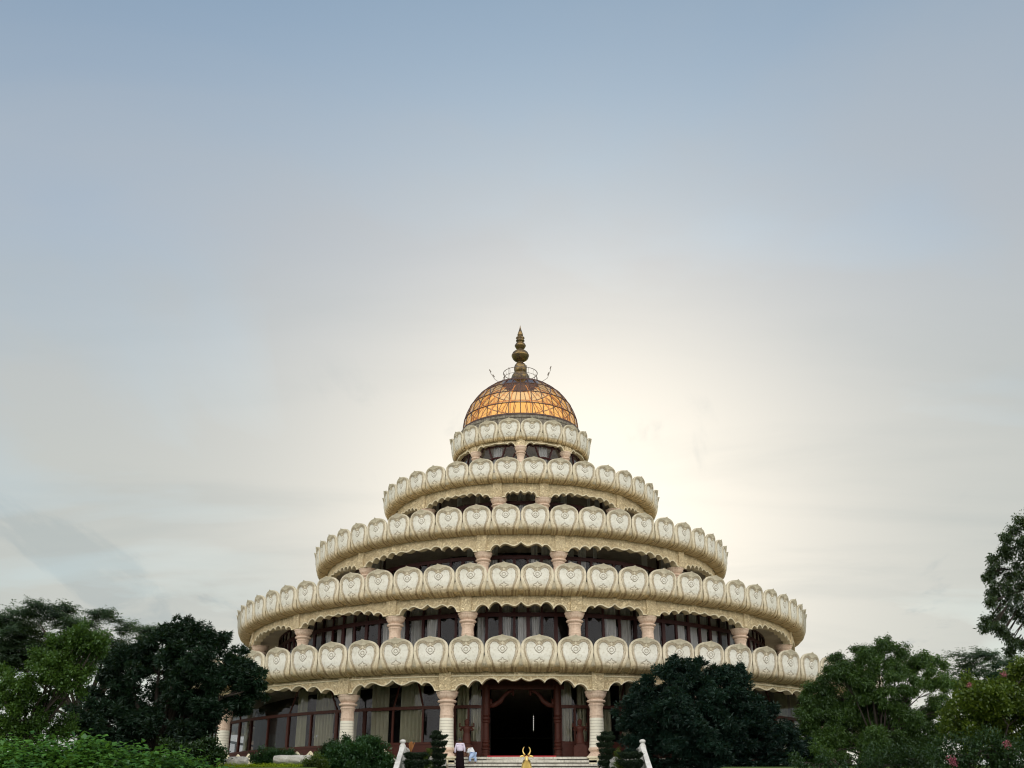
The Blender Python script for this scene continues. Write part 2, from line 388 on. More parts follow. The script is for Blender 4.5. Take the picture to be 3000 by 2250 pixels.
# tier: tip radius, tip z, lip z, arch peak z, capital top z, frieze radius, glass radius, petals, column radius
TIERS = [
    dict(n=84, R=28.6, zt=12.05, zl=10.13, zp=9.76, zc=9.08, Rf=27.3, Rw=24.7, Rc=26.7, floor=FL),
    dict(n=68, R=23.575, zt=17.53, zl=15.63, zp=15.17, zc=14.60, Rf=22.3, Rw=20.0, Rc=21.7, floor=11.0),
    dict(n=52, R=17.80, zt=23.16, zl=21.20, zp=20.60, zc=19.98, Rf=16.55, Rw=14.4, Rc=15.95, floor=16.5),
    dict(n=36, R=12.314, zt=28.60, zl=26.83, zp=26.18, zc=25.66, Rf=11.05, Rw=9.2, Rc=10.5, floor=22.1),
    dict(n=20, R=6.533, zt=34.13, zl=32.32, zp=32.12, zc=31.78, Rf=5.75, Rw=5.3, Rc=5.45, floor=27.6),
]
def mir(q):    # column angles of one quadrant -> the full ring
    s = set()
    for a in q:
        for b in (a, -a, 180-a, a-180): s.add(round((b+360) % 360, 2))
    return sorted(s)
COLS = [mir([9.4, 23.0, 47.0, 66.0, 80.6]), mir([9.2, 22.6, 45.1, 67.6, 80.8]), mir([9.8, 47.5, 80.2]), mir([9.6, 46.5, 80.4]), [i*45. for i in range(8)]]
LOBES = {0: lambda w: 3 if w > 17 else 1, 1: lambda w: 2 if w < 19 and w > 15 else (1 if w < 15 else 3),
         2: lambda w: 1 if w < 22 else 4, 3: lambda w: 1 if w < 22 else 3, 4: lambda w: 5}
def pol(R, deg, z): a = R_(deg); return (R*math.sin(a), BY-R*math.cos(a), z)

# ---- the petal
U = 1/340.
PW = [(0, .40), (.16, .436), (.335, .475), (.51, .495), (.656, .492), (.73, .477), (.787, .454), (.84, .412), (.883, .364), (.91, .31), (.93, .262), (.945, .20), (.958, .125), (.972, .055), (1.0, .004)]
PROF = [(-1.32, -2.16), (-1.05, -2.15), (-.8, -2.08), (-.58, -1.96), (-.44, -1.80), (-.36, -1.55), (-.31, -1.25), (-.30, -.9), (-.27, -.55), (-.19, -.24), (-.10, -.08), (0, 0)]
def arc_interp(pts, s):
    pts = np.array(pts, float); d = np.r_[0, np.cumsum(np.hypot(*np.diff(pts, axis=0).T))]
    # smooth with Catmull-Rom via dense sampling
    q = np.linspace(0, d[-1], 400)
    x = np.interp(q, d, pts[:, 0]); y = np.interp(q, d, pts[:, 1])
    kern = np.hanning(41); kern /= kern.sum()
    xp = np.pad(x, 20, mode='reflect', reflect_type='odd'); yp = np.pad(y, 20, mode='reflect', reflect_type='odd')
    x = np.convolve(xp, kern, 'valid'); y = np.convolve(yp, kern, 'valid')
    return np.interp(s, q, x), np.interp(s, q, y), d[-1]
LINES = []
def ln(pts):
    LINES.append(np.array(pts, float)*U); LINES.append(np.array([(-x, y) for x, y in pts], float)*U)
ln([(20, 252), (34, 246), (48, 262), (74, 272), (98, 266), (116, 240), (122, 190), (112, 130), (90, 70), (76, 0)])
ln([(6, 270), (26, 268), (44, 284), (76, 291), (112, 281), (136, 250), (142, 190), (130, 125), (106, 65), (92, 0)])
ln([(12, 262), (30, 258), (44, 273), (76, 281), (106, 273), (127, 245), (132, 190), (121, 128), (98, 68), (84, 0)])
ln([(20, 252), (8, 240), (14, 228), (26, 232), (26, 244)])
ln([(0, 150), (20, 165), (38, 185), (42, 205), (30, 224), (12, 232), (0, 240)])
ln([(0, 174), (14, 182), (18, 195), (12, 208), (0, 214)])
ln([(0, 108), (8, 96), (12, 88), (30, 82), (44, 72), (40, 62), (26, 66), (13, 56), (13, 20), (20, 0)])
PANEL = np.array([(0, 236), (26, 232), (34, 246), (48, 262), (74, 272), (98, 266), (116, 240), (122, 190), (112, 130), (90, 70), (76, 0), (-76, 0), (-90, 70), (-112, 130), (-122, 190), (-116, 240), (-98, 266), (-74, 272), (-48, 262), (-34, 246), (-26, 232)], float)*U
def seg_dist(X, Y, pl):
    d = np.full(X.shape, 9.)
    for (x0, y0), (x1, y1) in zip(pl[:-1], pl[1:]):
        dx, dy = x1-x0, y1-y0; t = np.clip(((X-x0)*dx+(Y-y0)*dy)/(dx*dx+dy*dy+1e-12), 0, 1)
        d = np.minimum(d, np.hypot(X-x0-t*dx, Y-y0-t*dy))
    return d
def inside(X, Y, poly):
    r = np.zeros(X.shape, bool); n = len(poly)
    for i in range(n):
        x0, y0 = poly[i]; x1, y1 = poly[(i+1) % n]
        c = ((y0 > Y) != (y1 > Y)) & (X < (x1-x0)*(Y-y0)/(y1-y0+1e-12)+x0); r ^= c
    return r
def petal_arrays(pitch, R, nu, ns, under=1.0, H=2.03):
    """local frame: x sideways, y outward negative (faces -Y), z up, origin at the tip; R bends it to its ring"""
    prof = [(dr if dz > -1.9 else -.5+(dr+.5)*under, dz*H/2.03) for dr, dz in PROF]
    L = arc_interp(prof, 0)[2]
    sl = sum(math.hypot(a[0]-b[0], a[1]-b[1]) for a, b in zip(prof[:3], prof[1:4]))   # arc length of the underside
    s = np.r_[np.linspace(0, sl, max(4, ns//6), endpoint=False), np.linspace(sl, L*.93, ns-ns//6, endpoint=False), np.linspace(L*.93, L, max(4, ns//6))]
    r, z, _ = arc_interp(prof, s)
    t = np.clip(1+z/H*.985, 0, 1); t = np.where(s < sl, 0, np.maximum(t, 0))
    w = np.interp(t, [a for a, b in PW], [b for a, b in PW])
    w = np.where(s < sl, .40+.03*(1-s/sl), w)
    u = np.linspace(-1, 1, nu)
    Uu, W = np.meshgrid(u, w); T = np.meshgrid(u, t)[1]; S = np.meshgrid(u, s)[1]; RR = np.meshgrid(u, r)[1]; ZZ = np.meshgrid(u, z)[1]
    X = Uu*W; tt = np.where(S < sl, (S-sl)/2.0, T)
    g = np.zeros(X.shape)
    for pl in LINES: g = np.maximum(g, np.exp(-(seg_dist(X, tt, pl)/.0072)**2))
    ex = np.abs(X)          # lines go on under the curl as ribs
    for xx in (76, 84, 92, 120, 18):
        g = np.where(S < sl+.02, np.maximum(g, np.exp(-((ex-xx*U*(1-.06*(sl-S)/sl))/.011)**2)), g)
    pan = inside(X, tt, PANEL).astype(float)*(S >= sl)
    med = inside(X, tt, np.array([(0, 150), (20, 165), (38, 185), (42, 205), (30, 224), (0, 240), (-30, 224), (-42, 205), (-38, 185), (-20, 165)], float)*U).astype(float)
    edge = 1-np.abs(Uu)
    out = .085*(1-Uu**2)*np.minimum(1, W/.4) - .02*np.exp(-edge*W/.012) + .025*(1-pan)*np.minimum(1, edge*W/.02) + .03*med - .035*g
    curl = np.clip((sl*1.7-S)/(sl*.8), 0, 1)*.85
    rad = R+RR+out*np.where(T > .97, (1-T)/.03, 1)
    a = X*pitch/R * np.interp(S, [0, sl], [1.0, 1.0])
    px = rad*np.sin(a); py = R-rad*np.cos(a)
    V = np.stack([px, py, ZZ], -1)
    # back layer, a slab thickness behind
    rb = rad-out-.15*np.minimum(1, .35+(1-T)); Vb = np.stack([rb*np.sin(a), R-rb*np.cos(a), ZZ+np.where(S < sl, .12, 0)], -1)
    nr, nc = X.shape; N = nr*nc
    idx = np.arange(N).reshape(nr, nc)
    q = np.stack([idx[:-1, :-1], idx[:-1, 1:], idx[1:, 1:], idx[1:, :-1]], -1).reshape(-1, 4)
    qb = q[:, ::-1]+N
    side = []
    for c0 in (0, nc-1):
        e = np.stack([idx[:-1, c0], idx[1:, c0], idx[1:, c0]+N, idx[:-1, c0]+N], -1); side.append(e if c0 else e[:, ::-1])
    e = np.stack([idx[-1, :-1], idx[-1, 1:], idx[-1, 1:]+N, idx[-1, :-1]+N], -1); side.append(e[:, ::-1])
    V = np.concatenate([V.reshape(-1, 3), Vb.reshape(-1, 3)])
    A = np.stack([g.ravel(), pan.ravel(), curl.ravel()], -1); A2 = A.copy(); A2[:, 0] = 0; A2[:, 1] = 0; A = np.concatenate([A, A2])
    return V, np.concatenate([q, qb]+side), A
KEY = [11, 13, 12, 9, 5]        # petals each side of the axis built as parts of their own
rj = random.Random(21)
stV, stF, stA, stn = [], [], [], 0
for ti, T in enumerate(TIERS):
    pitch = 2*PI*T['R']/T['n']; H = (T['zt']-T['zl'])*.975; und = 1.0 if ti < 4 else .3
    V, F, A = petal_arrays(pitch, T['R'], 57, 84, und, H)
    Vl, Fl, Al = petal_arrays(pitch, T['R'], 17, 26, und, H)
    # the parapet ring just behind the petals follows their curve and shows between them as small fillers
    us = 1.0 if ti < 4 else .45
    prf = [(dr if dz > -1.9 else -.5+(dr+.5)*us, dz*H/2.03) for dr, dz in PROF]; pr2 = []
    sr_, sz_, _ = arc_interp(prf, np.linspace(0, arc_interp(prf, 0)[2], 40))
    for i_, (dr, dz) in enumerate(zip(sr_, sz_)):
        if i_ == 0 or dz < -1.22: q_ = min(1, max(0, (-1.3-dz)/.6)); pr2.append((T['R']+dr-.09+.0*q_, dz+.07*q_))
    pr2.append((T['R']-.385, -1.20)); pr2 += [(T['R']-.62, -1.18), (T['R']-.72, -1.5), (T['R']-1.0, -1.75)]
    par = MB().lathe(pr2, (0, 0, 0), 252); nr = len(pr2)
    at = np.repeat(np.array([[0, .0, 1.0 if i < nr*.42 else (.5 if i < nr*.5 else 0)] for i in range(nr)], np.float32), 252, 0)
    parapet = mobj('petal_parapet', par.V, par.F, M['petal'], temple, smooth=False, local=True, attrs={'carve': at}); parapet.location = (0, 0, T['zt']-FL)
    first = None
    for k2 in range(-T['n']//2, T['n']//2):
        a = (k2+.5)*2*PI/T['n'] - R_(.06); key = -KEY[ti] <= k2 < KEY[ti]
        if key:
            if first is None:
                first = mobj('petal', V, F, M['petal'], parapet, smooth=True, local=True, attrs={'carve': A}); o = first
            else:
                o = first.copy(); col.objects.link(o); o.parent = parapet
            o.location = (T['R']*math.sin(a), -T['R']*math.cos(a), 0); o.rotation_euler = (R_(rj.uniform(-.8, .8)), R_(rj.uniform(-.5, .5)), a+R_(rj.uniform(-.12, .12))); q_ = rj.uniform(.985, 1.012); o.scale = (q_, q_, rj.uniform(.988, 1.01))
        else:
            c, s = math.cos(a), math.sin(a)
            W = np.stack([Vl[:, 0]*c-Vl[:, 1]*s+T['R']*s, Vl[:, 0]*s+Vl[:, 1]*c+BY-T['R']*c, Vl[:, 2]+T['zt']], -1)
            stV.append(W); stF.append(Fl+stn); stA.append(Al); stn += len(W)
o = mobj('petal_row', np.concatenate(stV), np.concatenate(stF), M['petal'], temple, smooth=True, attrs={'carve': np.concatenate(stA)})
o['kind'] = 'stuff'

# ---- frieze with its lobed arches
LOBE = {1: ([0, .30], [0, .45], [.68], (.45, .84, .54)),
        2: ([0, .287, .564], [0, .16, .43], [.74, .99], (.43, .78, .52)),
        3: ([0, .195, .40, .645], [0, .15, .38, .57], [.50, .80, .97], (.57, .92, .73)),
        4: ([0, .17, .33, .50, .68], [0, .16, .32, .44, .56], [.55, .76, .88, .97], (.56, .90, .72)),
        5: ([0, .34], [0, .51], [.96], (.51, .84, .80))}
def lobed(t, n):
    """height fraction 0..1 of the arch edge at t (0 at the column, 1 at mid bay); cusps hang between the lobes"""
    xs, hs, tops, (b, hump, low) = LOBE[n]
    for i in range(len(tops)):
        if t <= xs[i+1]:
            f = (t-xs[i])/(xs[i+1]-xs[i]); a, c = hs[i], hs[i+1]
            return a+(c-a)*f+(tops[i]-(a+c)/2)*max(0, math.sin(PI*f))**.6
    f = (t-xs[-1])/(1-xs[-1])
    if f < .28: return b+(hump-b)*math.sin(PI/2*f/.28)**.8
    if f < .68: q = (f-.28)/.4; return hump+(low-hump)*(.5-.5*math.cos(PI*q))
    q = (f-.68)/.32; return low+(1-low)*q**1.6
for ti, T in enumerate(TIERS):
    cols = COLS[ti]; nb = len(cols); pts = []
    capw = math.degrees(.62/T['Rf']) if ti < 4 else math.degrees(.50/T['Rf'])
    zb, zp = T['zc'], T['zp']
    for i in range(nb):
        a, b = cols[i], cols[(i+1) % nb]
        if b <= a: b += 360
        n = LOBES[ti](b-a); tot = 40+32*min(n, 4)
        pts += [(a-capw*.999, zb), (a+capw, zb)] if False else [(a, zb)]
        for j in range(tot+1):
            t = j/tot; ang = a+capw+(b-a-2*capw)*t; h = lobed(1-abs(2*t-1), n)
            pts.append((ang, zb+(zp-zb)*h))
    V = []; F = []; A = []; n = len(pts)
    th = .5 if ti < 4 else .3; bd = .045
    zt = T['zl']+.02 if ti < 4 else T['zl']+.12
    for (ang, z) in pts:
        zm = (z*.45+zt*.55)
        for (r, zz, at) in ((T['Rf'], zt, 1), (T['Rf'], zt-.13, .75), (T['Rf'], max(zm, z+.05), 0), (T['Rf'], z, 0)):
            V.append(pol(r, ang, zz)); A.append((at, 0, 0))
    for i in range(n):
        j = (i+1) % n
        for q in range(3): F.append((4*i+q, 4*i+q+1, 4*j+q+1, 4*j+q))
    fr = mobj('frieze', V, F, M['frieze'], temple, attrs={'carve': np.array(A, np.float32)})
    V = []; F = []
    for (ang, z) in pts:
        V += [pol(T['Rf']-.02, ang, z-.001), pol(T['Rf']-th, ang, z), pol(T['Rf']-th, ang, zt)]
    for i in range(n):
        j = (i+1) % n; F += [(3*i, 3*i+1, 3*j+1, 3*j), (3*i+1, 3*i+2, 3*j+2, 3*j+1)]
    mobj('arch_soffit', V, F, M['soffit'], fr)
    # the pale bead along the arch edge
    V = []; F = []
    for i, (ang, z) in enumerate(pts):
        (a0, z0), (a1, z1) = pts[i-1], pts[(i+1) % n]
        da = ((a1-a0+540) % 360-180)*PI/180*T['Rf']; dz = z1-z0; L = math.hypot(da, dz)+1e-9; nx, nz = -dz/L, da/L
        w = .055
        V += [pol(T['Rf']-.01, ang, z-.012), pol(T['Rf']+bd, ang, z-.012)]
        aa = ang+math.degrees(nx*w/T['Rf']); V += [pol(T['Rf']+bd, aa, z+nz*w), pol(T['Rf']-.01, aa, z+nz*w)]
    for i in range(n):
        j = (i+1) % n; F += [(4*i, 4*i+1, 4*j+1, 4*j), (4*i+1, 4*i+2, 4*j+2, 4*j+1), (4*i+2, 4*i+3, 4*j+3, 4*j+2)]
    mobj('arch_moulding', V, F, M['edge'], fr)
    if ti == 0:
        MB().lathe([(T['Rf']-.01, T['zl']-.20), (T['Rf']+.06, T['zl']-.21), (T['Rf']+.06, T['zl']-.27), (T['Rf']-.01, T['zl']-.28)], (0, BY, 0), 160).obj('string_course', M['edge'], fr)
    # pilaster blocks over the capitals and a thin string course
    for a in cols:
        w = R_(math.degrees(.36/T['Rf'])); pm = MB().arcbox(R_(a)-w, R_(a)+w, T['Rf']-.05, T['Rf']+.09, T['zc']+.02, zt-.02, 4); pm.obj('pilaster_block', M['frieze'], fr)
    # slab over the storey
    top = T['zl']+.95 if ti < 4 else T['zl']+.6
    inner = 0.02
    zc_ = T['zl']+.0 if ti < 4 else T['zl']+.14
    MB().lathe([(inner, zc_), (T['Rf']-th+.1, zc_), (T['Rf']-.1, zc_+.05), (T['Rf']-.1, top), (inner, top)], (0, BY, 0), 96).obj('floor_slab', M['slab'], temple)
    if ti < 4:      # added wall, blocks light from the far windows to keep the storeys dark
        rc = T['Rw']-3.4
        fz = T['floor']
        if ti: MB().lathe([(rc, fz), (rc, zc_-.01)], (0, BY, 0), 64).obj('light_block_wall', M['dark'], temple)
        else: MB().lathe([(rc, fz), (rc, zc_-.01)], (0, BY, 0), 64, a0=R_(5.2), a1=2*PI-R_(5.2)).obj('light_block_wall', M['dark'], temple)
MB().lathe([(.02, FL-.9), (27.45, FL-.9), (27.45, FL), (.02, FL)], (0, BY, 0), 128).obj('ground_floor_slab', M['step'], temple)

# ---- columns
def capital_mb(s=1.0):
    m = MB()
    pr_ = [(.30, 0), (.65, 0), (.66, -.08), (.60, -.12), (.585, -.20), (.55, -.30), (.48, -.39), (.41, -.44), (.40, -.47), (.53, -.50), (.565, -.555), (.53, -.61), (.41, -.64), (.405, -.70), (.46, -.73), (.46, -.78), (.42, -.81), (.41, -.85), (.375, -.98), (.385, -1.12), (.40, -1.22), (.385, -1.30), (.41, -1.33), (.415, -1.38), (.39, -1.42), (.40, -1.5)]
    def sc_(t, z): return 1+(.045*abs(math.sin(t*9)) if -.3 < z <= -.2 else (.012*abs(math.sin(t*9)) if -.45 < z < -.3 else 0))
    m.lathe([(r*s, z) for r, z in pr_], n=72, scal=sc_); return m
def column(ti, ang, protos):
    T = TIERS[ti]; x, y, _ = pol(T['Rc'], ang, 0); h = T['zc']-T['floor']
    key = (ti == 0, ti == 4)
    if key in protos:
        src = protos[key]; c = src.copy(); col.objects.link(c); c.parent = temple; c.location = (x, y-BY, T['zc']-FL); c.rotation_euler = (0, 0, R_(ang))
        for ch in src.children:
            d = ch.copy(); col.objects.link(d); d.parent = c
        return c
    e = bpy.data.objects.new('column', None); col.objects.link(e); e.parent = temple; e.location = (x, y-BY, T['zc']-FL); e.rotation_euler = (0, 0, R_(ang))
    s = 1.0 if ti < 4 else .8
    c = capital_mb(s).obj('capital', M['terra'], e, smooth=True, local=True)
    if ti == 0:
        MB().lathe([(.40, -1.5), (.405, -1.52), (.41, -2.0), (.425, -2.6), (.455, -2.95), (.47, -3.12)], n=40).obj('shaft', M['shaft'], e, smooth=True, local=True)
        MB().lathe([(.44, -3.10), (.5, -3.13), (.52, -3.22), (.48, -3.30), (.40, -3.36), (.44, -3.42), (.56, -3.55), (.64, -3.62), (.66, -3.68)], n=40).obj('base', M['terra'], e, smooth=True, local=True)
    else:
        MB().lathe([(.40*s, -1.5), (.405*s, -1.52), (.45*s, -3.6)], n=64, scal=lambda t, z: 1-.03*abs(math.sin(t*9))).obj('shaft', M['flute'], e, smooth=True, local=True)
    protos[key] = e
    return e
protos = {}
for ti in range(5):
    for a in COLS[ti]: column(ti, a, protos)

# ---- windows: a glazed bay between each pair of columns
def curtain_mesh(R, a0, a1, z0, z1, gather=0.0, seed=0):
    """pleated cloth between two angles (radians); gather pulls it in at the foot"""
    r = random.Random(seed); n = max(10, int((a1-a0)*R/.035)); V = []; F = []; ph = r.random()*6; k0 = r.uniform(26, 34)
    zs = [z1, z1*.75+z0*.25, z1*.5+z0*.5, z1*.25+z0*.75, z0]
    for i in range(n+1):
        t = i/n
        for j, z in enumerate(zs):
            g = 1-gather*[0, .15, .5, .9, .6][j]; ac = (a0+a1)/2; a = ac+((a0+(a1-a0)*t)-ac)*g
            d = .085*math.sin(t*(a1-a0)*R*k0*.8+ph+.6*math.sin(t*9+j*.3))
            V.append((  (R+d)*math.sin(a), BY-(R+d)*math.cos(a), z))
    m = len(zs)
    for i in range(n):
        for j in range(m-1): F.append((i*m+j, i*m+j+1, (i+1)*m+j+1, (i+1)*m+j))
    return V, F
rr = random.Random(3)
for ti, T in enumerate(TIERS):
    cols = COLS[ti]
    for i in range(len(cols)):
        a, b = cols[i], cols[(i+1) % len(cols)]
        if b <= a: b += 360
        A0, A1 = R_(a), R_(b); Rw = T['Rw']; w = A1-A0; mid = (A0+A1)/2
        zf, zc_ = T['floor'], T['zl'] if ti < 4 else T['zl']+.12
        front = abs((math.degrees(mid)+180) % 360-180) < 80
        door = ti == 0 and abs((math.degrees(mid)+180) % 360-180) < 3
        span = w*Rw
        m = MB(); curt = []
        if ti == 4:
            # fan of bars behind the arch
            for f in (.04, .27, .73, .96): pass
            am = mid; zb_ = T['zc']-1.5
            for sgn in (-1, 1):
                for (f0, f1, z0, z1) in ((.10, .20, -1.15, .30), (.30, .44, -1.2, -.35)):
                    pass
                p = [pol(Rw+.02, math.degrees(am+sgn*w*.10), T['zc']-.95), pol(Rw+.02, math.degrees(am+sgn*w*.215), T['zp']+.05)]; m.tube(p, .08, 6)
                p = [pol(Rw+.02, math.degrees(am+sgn*w*.30), T['zc']-1.2), pol(Rw+.02, math.degrees(am+sgn*w*.42), T['zc']-.30)]; m.tube(p, .07, 6)
            arcp = [pol(Rw+.03, math.degrees(am+w*q*.40), T['zc']-.82-.75*(q*q)) for q in np.linspace(-1, 1, 15)]; m.tube(arcp, .10, 6)
            # bars that follow the arch edge
            edge = [pol(Rw+.01, math.degrees(A0+w*(.12+.76*q)), T['zc']-.02+(T['zp']-T['zc'])*lobed(1-abs(2*q-1), 5)-.05) for q in np.linspace(0, 1, 31)]; m.tube(edge, .07, 6)
            m.arcbox(A0, A1, Rw-.03, Rw+.05, zf, zf+1.6, 8)
            fr = m.obj('window', M['frame'], temple)
            mobj('pane', *(lambda q: (q.V, q.F))(MB().arcbox(A0+.02, A1-.02, Rw-.015, Rw-.01, zf+1.6, zc_-.02, 10)), M['glass'], fr)
            if abs((math.degrees(mid)+180) % 360-180) < 50:
                for f0, f1 in ((.40, .60),):
                    V, F = curtain_mesh(Rw-.25, A0+w*f0, A0+w*f1, zf+1.6, zc_-.05, 0, rr.random()); mobj('curtain', V, F, M['curtain2'], fr)
            continue
        mat = M['wood'] if ti == 0 else M['frame']
        fw = .06
        ztr = {0: 8.42, 1: 14.78, 2: 20.02, 3: 25.7}[ti]
        zsill = {0: 6.4, 1: 11.3, 2: 16.8, 3: 22.4}[ti]
        nm = {0: 3 if span < 8 else 5, 1: 4 if span < 6 else 7, 2: 5 if span < 7 else 10, 3: 3 if span < 5 else 7}[ti]
        zones = [(A0, A1)]
        if door: zones = [(A0, mid-2.32/Rw), (mid+2.32/Rw, A1)]
        for (z0a, z1a) in zones:
            m = MB(); curt = []
            m.arcbox(z0a, z1a, Rw-.07, Rw+.07, zsill-.1, zsill+.04, 10)      # sill
            m.arcbox(z0a, z1a, Rw-.02, Rw+.03, zf, zsill-.1, 10)            # panel under the sill
            m.arcbox(z0a, z1a, Rw-.08, Rw+.09, ztr-(.09 if ti == 0 else .13), ztr+(.09 if ti == 0 else .13), 10)        # transom
            m.arcbox(z0a, z1a, Rw-.06, Rw+.06, zc_-.14, zc_-.01, 10)
            nn = nm if not door else 2
            for q in range(nn+1):
                aq = z0a+(z1a-z0a)*q/nn; big = q in (0, nn) or (nn > 4 and q % 2 == 0)
                fw_ = ((.10 if big else .055) if ti == 0 else (.12 if big else .085))/Rw
                m.arcbox(aq-fw_, aq+fw_, Rw-.075, Rw+.075, zsill, ztr, 1)
                if ti == 0 and not door:
                    if 0 < q < nn and big or (nn == 3 and q in (1, 2)):
                        lean = (.16 if (q < nn/2) else -.16)*-1
                        m.tube([pol(Rw, math.degrees(aq), ztr), pol(Rw, math.degrees(aq+lean*w/2.2*-1), zc_-.05)], .06, 6)
                elif q in (0, nn) or ti == 1:
                    m.arcbox(aq-fw_*.7, aq+fw_*.7, Rw-.05, Rw+.05, ztr, zc_-.1, 1)
            # curtains
            nct = max(1, int(round(nn*.9)))
            for q in range(nn):
                if front and rr.random() < (.66 if ti < 2 else .45):
                    q0 = z0a+(z1a-z0a)*(q+rr.uniform(.02, .3))/nn; q1 = z0a+(z1a-z0a)*(q+rr.uniform(.62, .98))/nn
                    ga = .0 if rr.random() < .7 else .45
                    curt.append(curtain_mesh(Rw-.2, q0, q1, zsill-.05, zc_-.06, ga, rr.random()))
            fr = m.obj('window', mat, temple)
            gm = MB(); gm.arcbox(z0a+.002, z1a-.002, Rw-.012, Rw-.006, zsill+.03, zc_-.12, 14)
            gm.obj('pane', M['glass'], fr)
            for V, F in curt: mobj('curtain', V, F, M['curtain' if ti == 0 else 'curtain2'], fr)

# ---- doorway
dw = MB(); yd = BY-24.62
post = [(.26, 0), (.26, .35), (.22, .37), (.22, .55), (.27, .60), (.27, .66), (.20, .70), (.24, .80), (.24, .88), (.2, .92), (.24, .99), (.24, 1.06), (.205, 1.12), (.19, 2.05), (.24, 2.10), (.24, 2.2), (.2, 2.24), (.25, 2.30), (.25, 2.4), (.19, 2.44), (.23, 2.52), (.23, 4.3)]
door = MB(); door.box((.02, yd+.02, 9.52), (5.1, .24, .22)); door.box((.02, yd+.3, 9.85), (5.1, .3, .4)); doorway = door.obj('doorway', M['wood'], temple)
for sx in (-2.12, 2.16):
    MB().lathe(post, (sx, yd, FL), 20).obj('door_post', M['wood'], doorway, smooth=False)
    s = 1 if sx < 0 else -1
    br = [(sx+s*.22, yd, 8.45), (sx+s*.5, yd, 8.50), (sx+s*.85, yd, 8.72), (sx+s*1.05, yd, 9.02), (sx+s*1.35, yd, 9.28), (sx+s*1.62, yd, 9.33)]
    b = MB().tube(br, [.12, .15, .15, .11, .10, .09], 8); b.tube([(sx+s*.28, yd, 8.35), (sx+s*.28, yd, 8.85)], .09, 8); b.tube([(sx+s*1.62, yd, 9.45), (sx+s*1.62, yd, 9.05)], [.10, .05], 8)
    b.obj('scroll_bracket', M['wood'], doorway, smooth=True)
cp = MB(); cp.box((0, BY-25.9, FL+.03), (3.9, 2.9, .08)); cp.obj('door_carpet', M['carpet'], temple)
hl = MB()
for z in np.linspace(7.35, 8.15, 8): hl.box((.75, BY-21.5, z), (.022, .022, .06))
def m_emit(name, c, s):
    m = Mat(name); e = m.n('ShaderNodeEmission'); e.inputs[0].default_value = (*c, 1); e.inputs[1].default_value = s; return m.fin(e.outputs[0])
tag(hl.obj('hanging_lamp', m_emit('lamp_glow', (1, .97, .9), .7)), 'thin lit lamp chain hanging in the dark doorway', 'lamp')

# ---- the glass dome
dome_c = (0, BY, 34.8); Rd = 5.33
drum = MB().lathe([(5.2, 32.7), (5.5, 32.7), (5.5, 34.45), (5.56, 34.5), (5.56, 34.72), (5.42, 34.78), (5.0, 34.78)], (0, BY, 0), 96).obj('drum', M['drum'], temple, smooth=False)
dm = MB(); lats = [1.0, 13.6, 28.4, 43.6, 58.0, 72.0]
for la in lats:
    r, z = Rd*math.cos(R_(la)), 34.8+Rd*math.sin(R_(la)); w = .04 if la > 2 else .09
    dm.lathe([(r-w, z-w*.8), (r+w, z-w*.8), (r+w, z+w*.8), (r-w, z+w*.8), (r-w, z-w*.8)], (0, BY, 0), 64)
for i in range(32):
    a = 2*PI*i/32
    dm.tube([((Rd)*math.cos(R_(l))*math.sin(a), BY-(Rd)*math.cos(R_(l))*math.cos(a), 34.8+Rd*math.sin(R_(l))) for l in np.linspace(0, 74, 26)], .038, 5, cap=False)
dome = dm.obj('dome', M['domerib'], temple)
gl = MB(); gt = MB()
for j in range(len(lats)-1):
    for i in range(32):
        a0, a1 = 2*PI*i/32, 2*PI*(i+1)/32; q = []
        for (a, l) in ((a0, lats[j]), (a1, lats[j]), (a1, lats[j+1]), (a0, lats[j+1])):
            r = Rd*math.cos(R_(l)); q.append((r*math.sin(a), BY-r*math.cos(a), 34.8+Rd*math.sin(R_(l))))
        (gt if j == len(lats)-2 else gl).add(q, [(0, 1, 2, 3)])
gl.obj('dome_glass', M['amber'], dome); gt.obj('top_glass', M['greyglass'], dome)
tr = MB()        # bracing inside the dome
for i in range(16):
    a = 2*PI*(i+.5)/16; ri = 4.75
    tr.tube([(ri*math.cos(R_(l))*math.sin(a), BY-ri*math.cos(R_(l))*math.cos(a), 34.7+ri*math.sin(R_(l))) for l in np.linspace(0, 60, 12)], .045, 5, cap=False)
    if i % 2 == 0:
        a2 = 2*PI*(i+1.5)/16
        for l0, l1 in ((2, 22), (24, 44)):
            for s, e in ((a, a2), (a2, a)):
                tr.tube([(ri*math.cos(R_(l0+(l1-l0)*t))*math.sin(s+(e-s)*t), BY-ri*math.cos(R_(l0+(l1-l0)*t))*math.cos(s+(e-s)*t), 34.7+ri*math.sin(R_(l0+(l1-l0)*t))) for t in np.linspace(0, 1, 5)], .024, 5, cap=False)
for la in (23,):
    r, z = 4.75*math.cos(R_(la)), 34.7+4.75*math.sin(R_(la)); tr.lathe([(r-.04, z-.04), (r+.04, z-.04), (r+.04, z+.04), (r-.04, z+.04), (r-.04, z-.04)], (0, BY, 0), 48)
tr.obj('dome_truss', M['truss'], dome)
zt = 34.8+Rd*math.sin(R_(72)); rt = Rd*math.cos(R_(72))
MB().lathe([(rt+.05, zt), (1.1, 40.2), (.95, 40.35), (.84, 40.62), (.82, 40.72), (.74, 40.9), (.55, 41.08), (.34, 41.16), (.32, 41.2)], (0, BY, 0), 40).obj('dome_cap', M['brass'], dome, smooth=True)
zf0 = 40.85
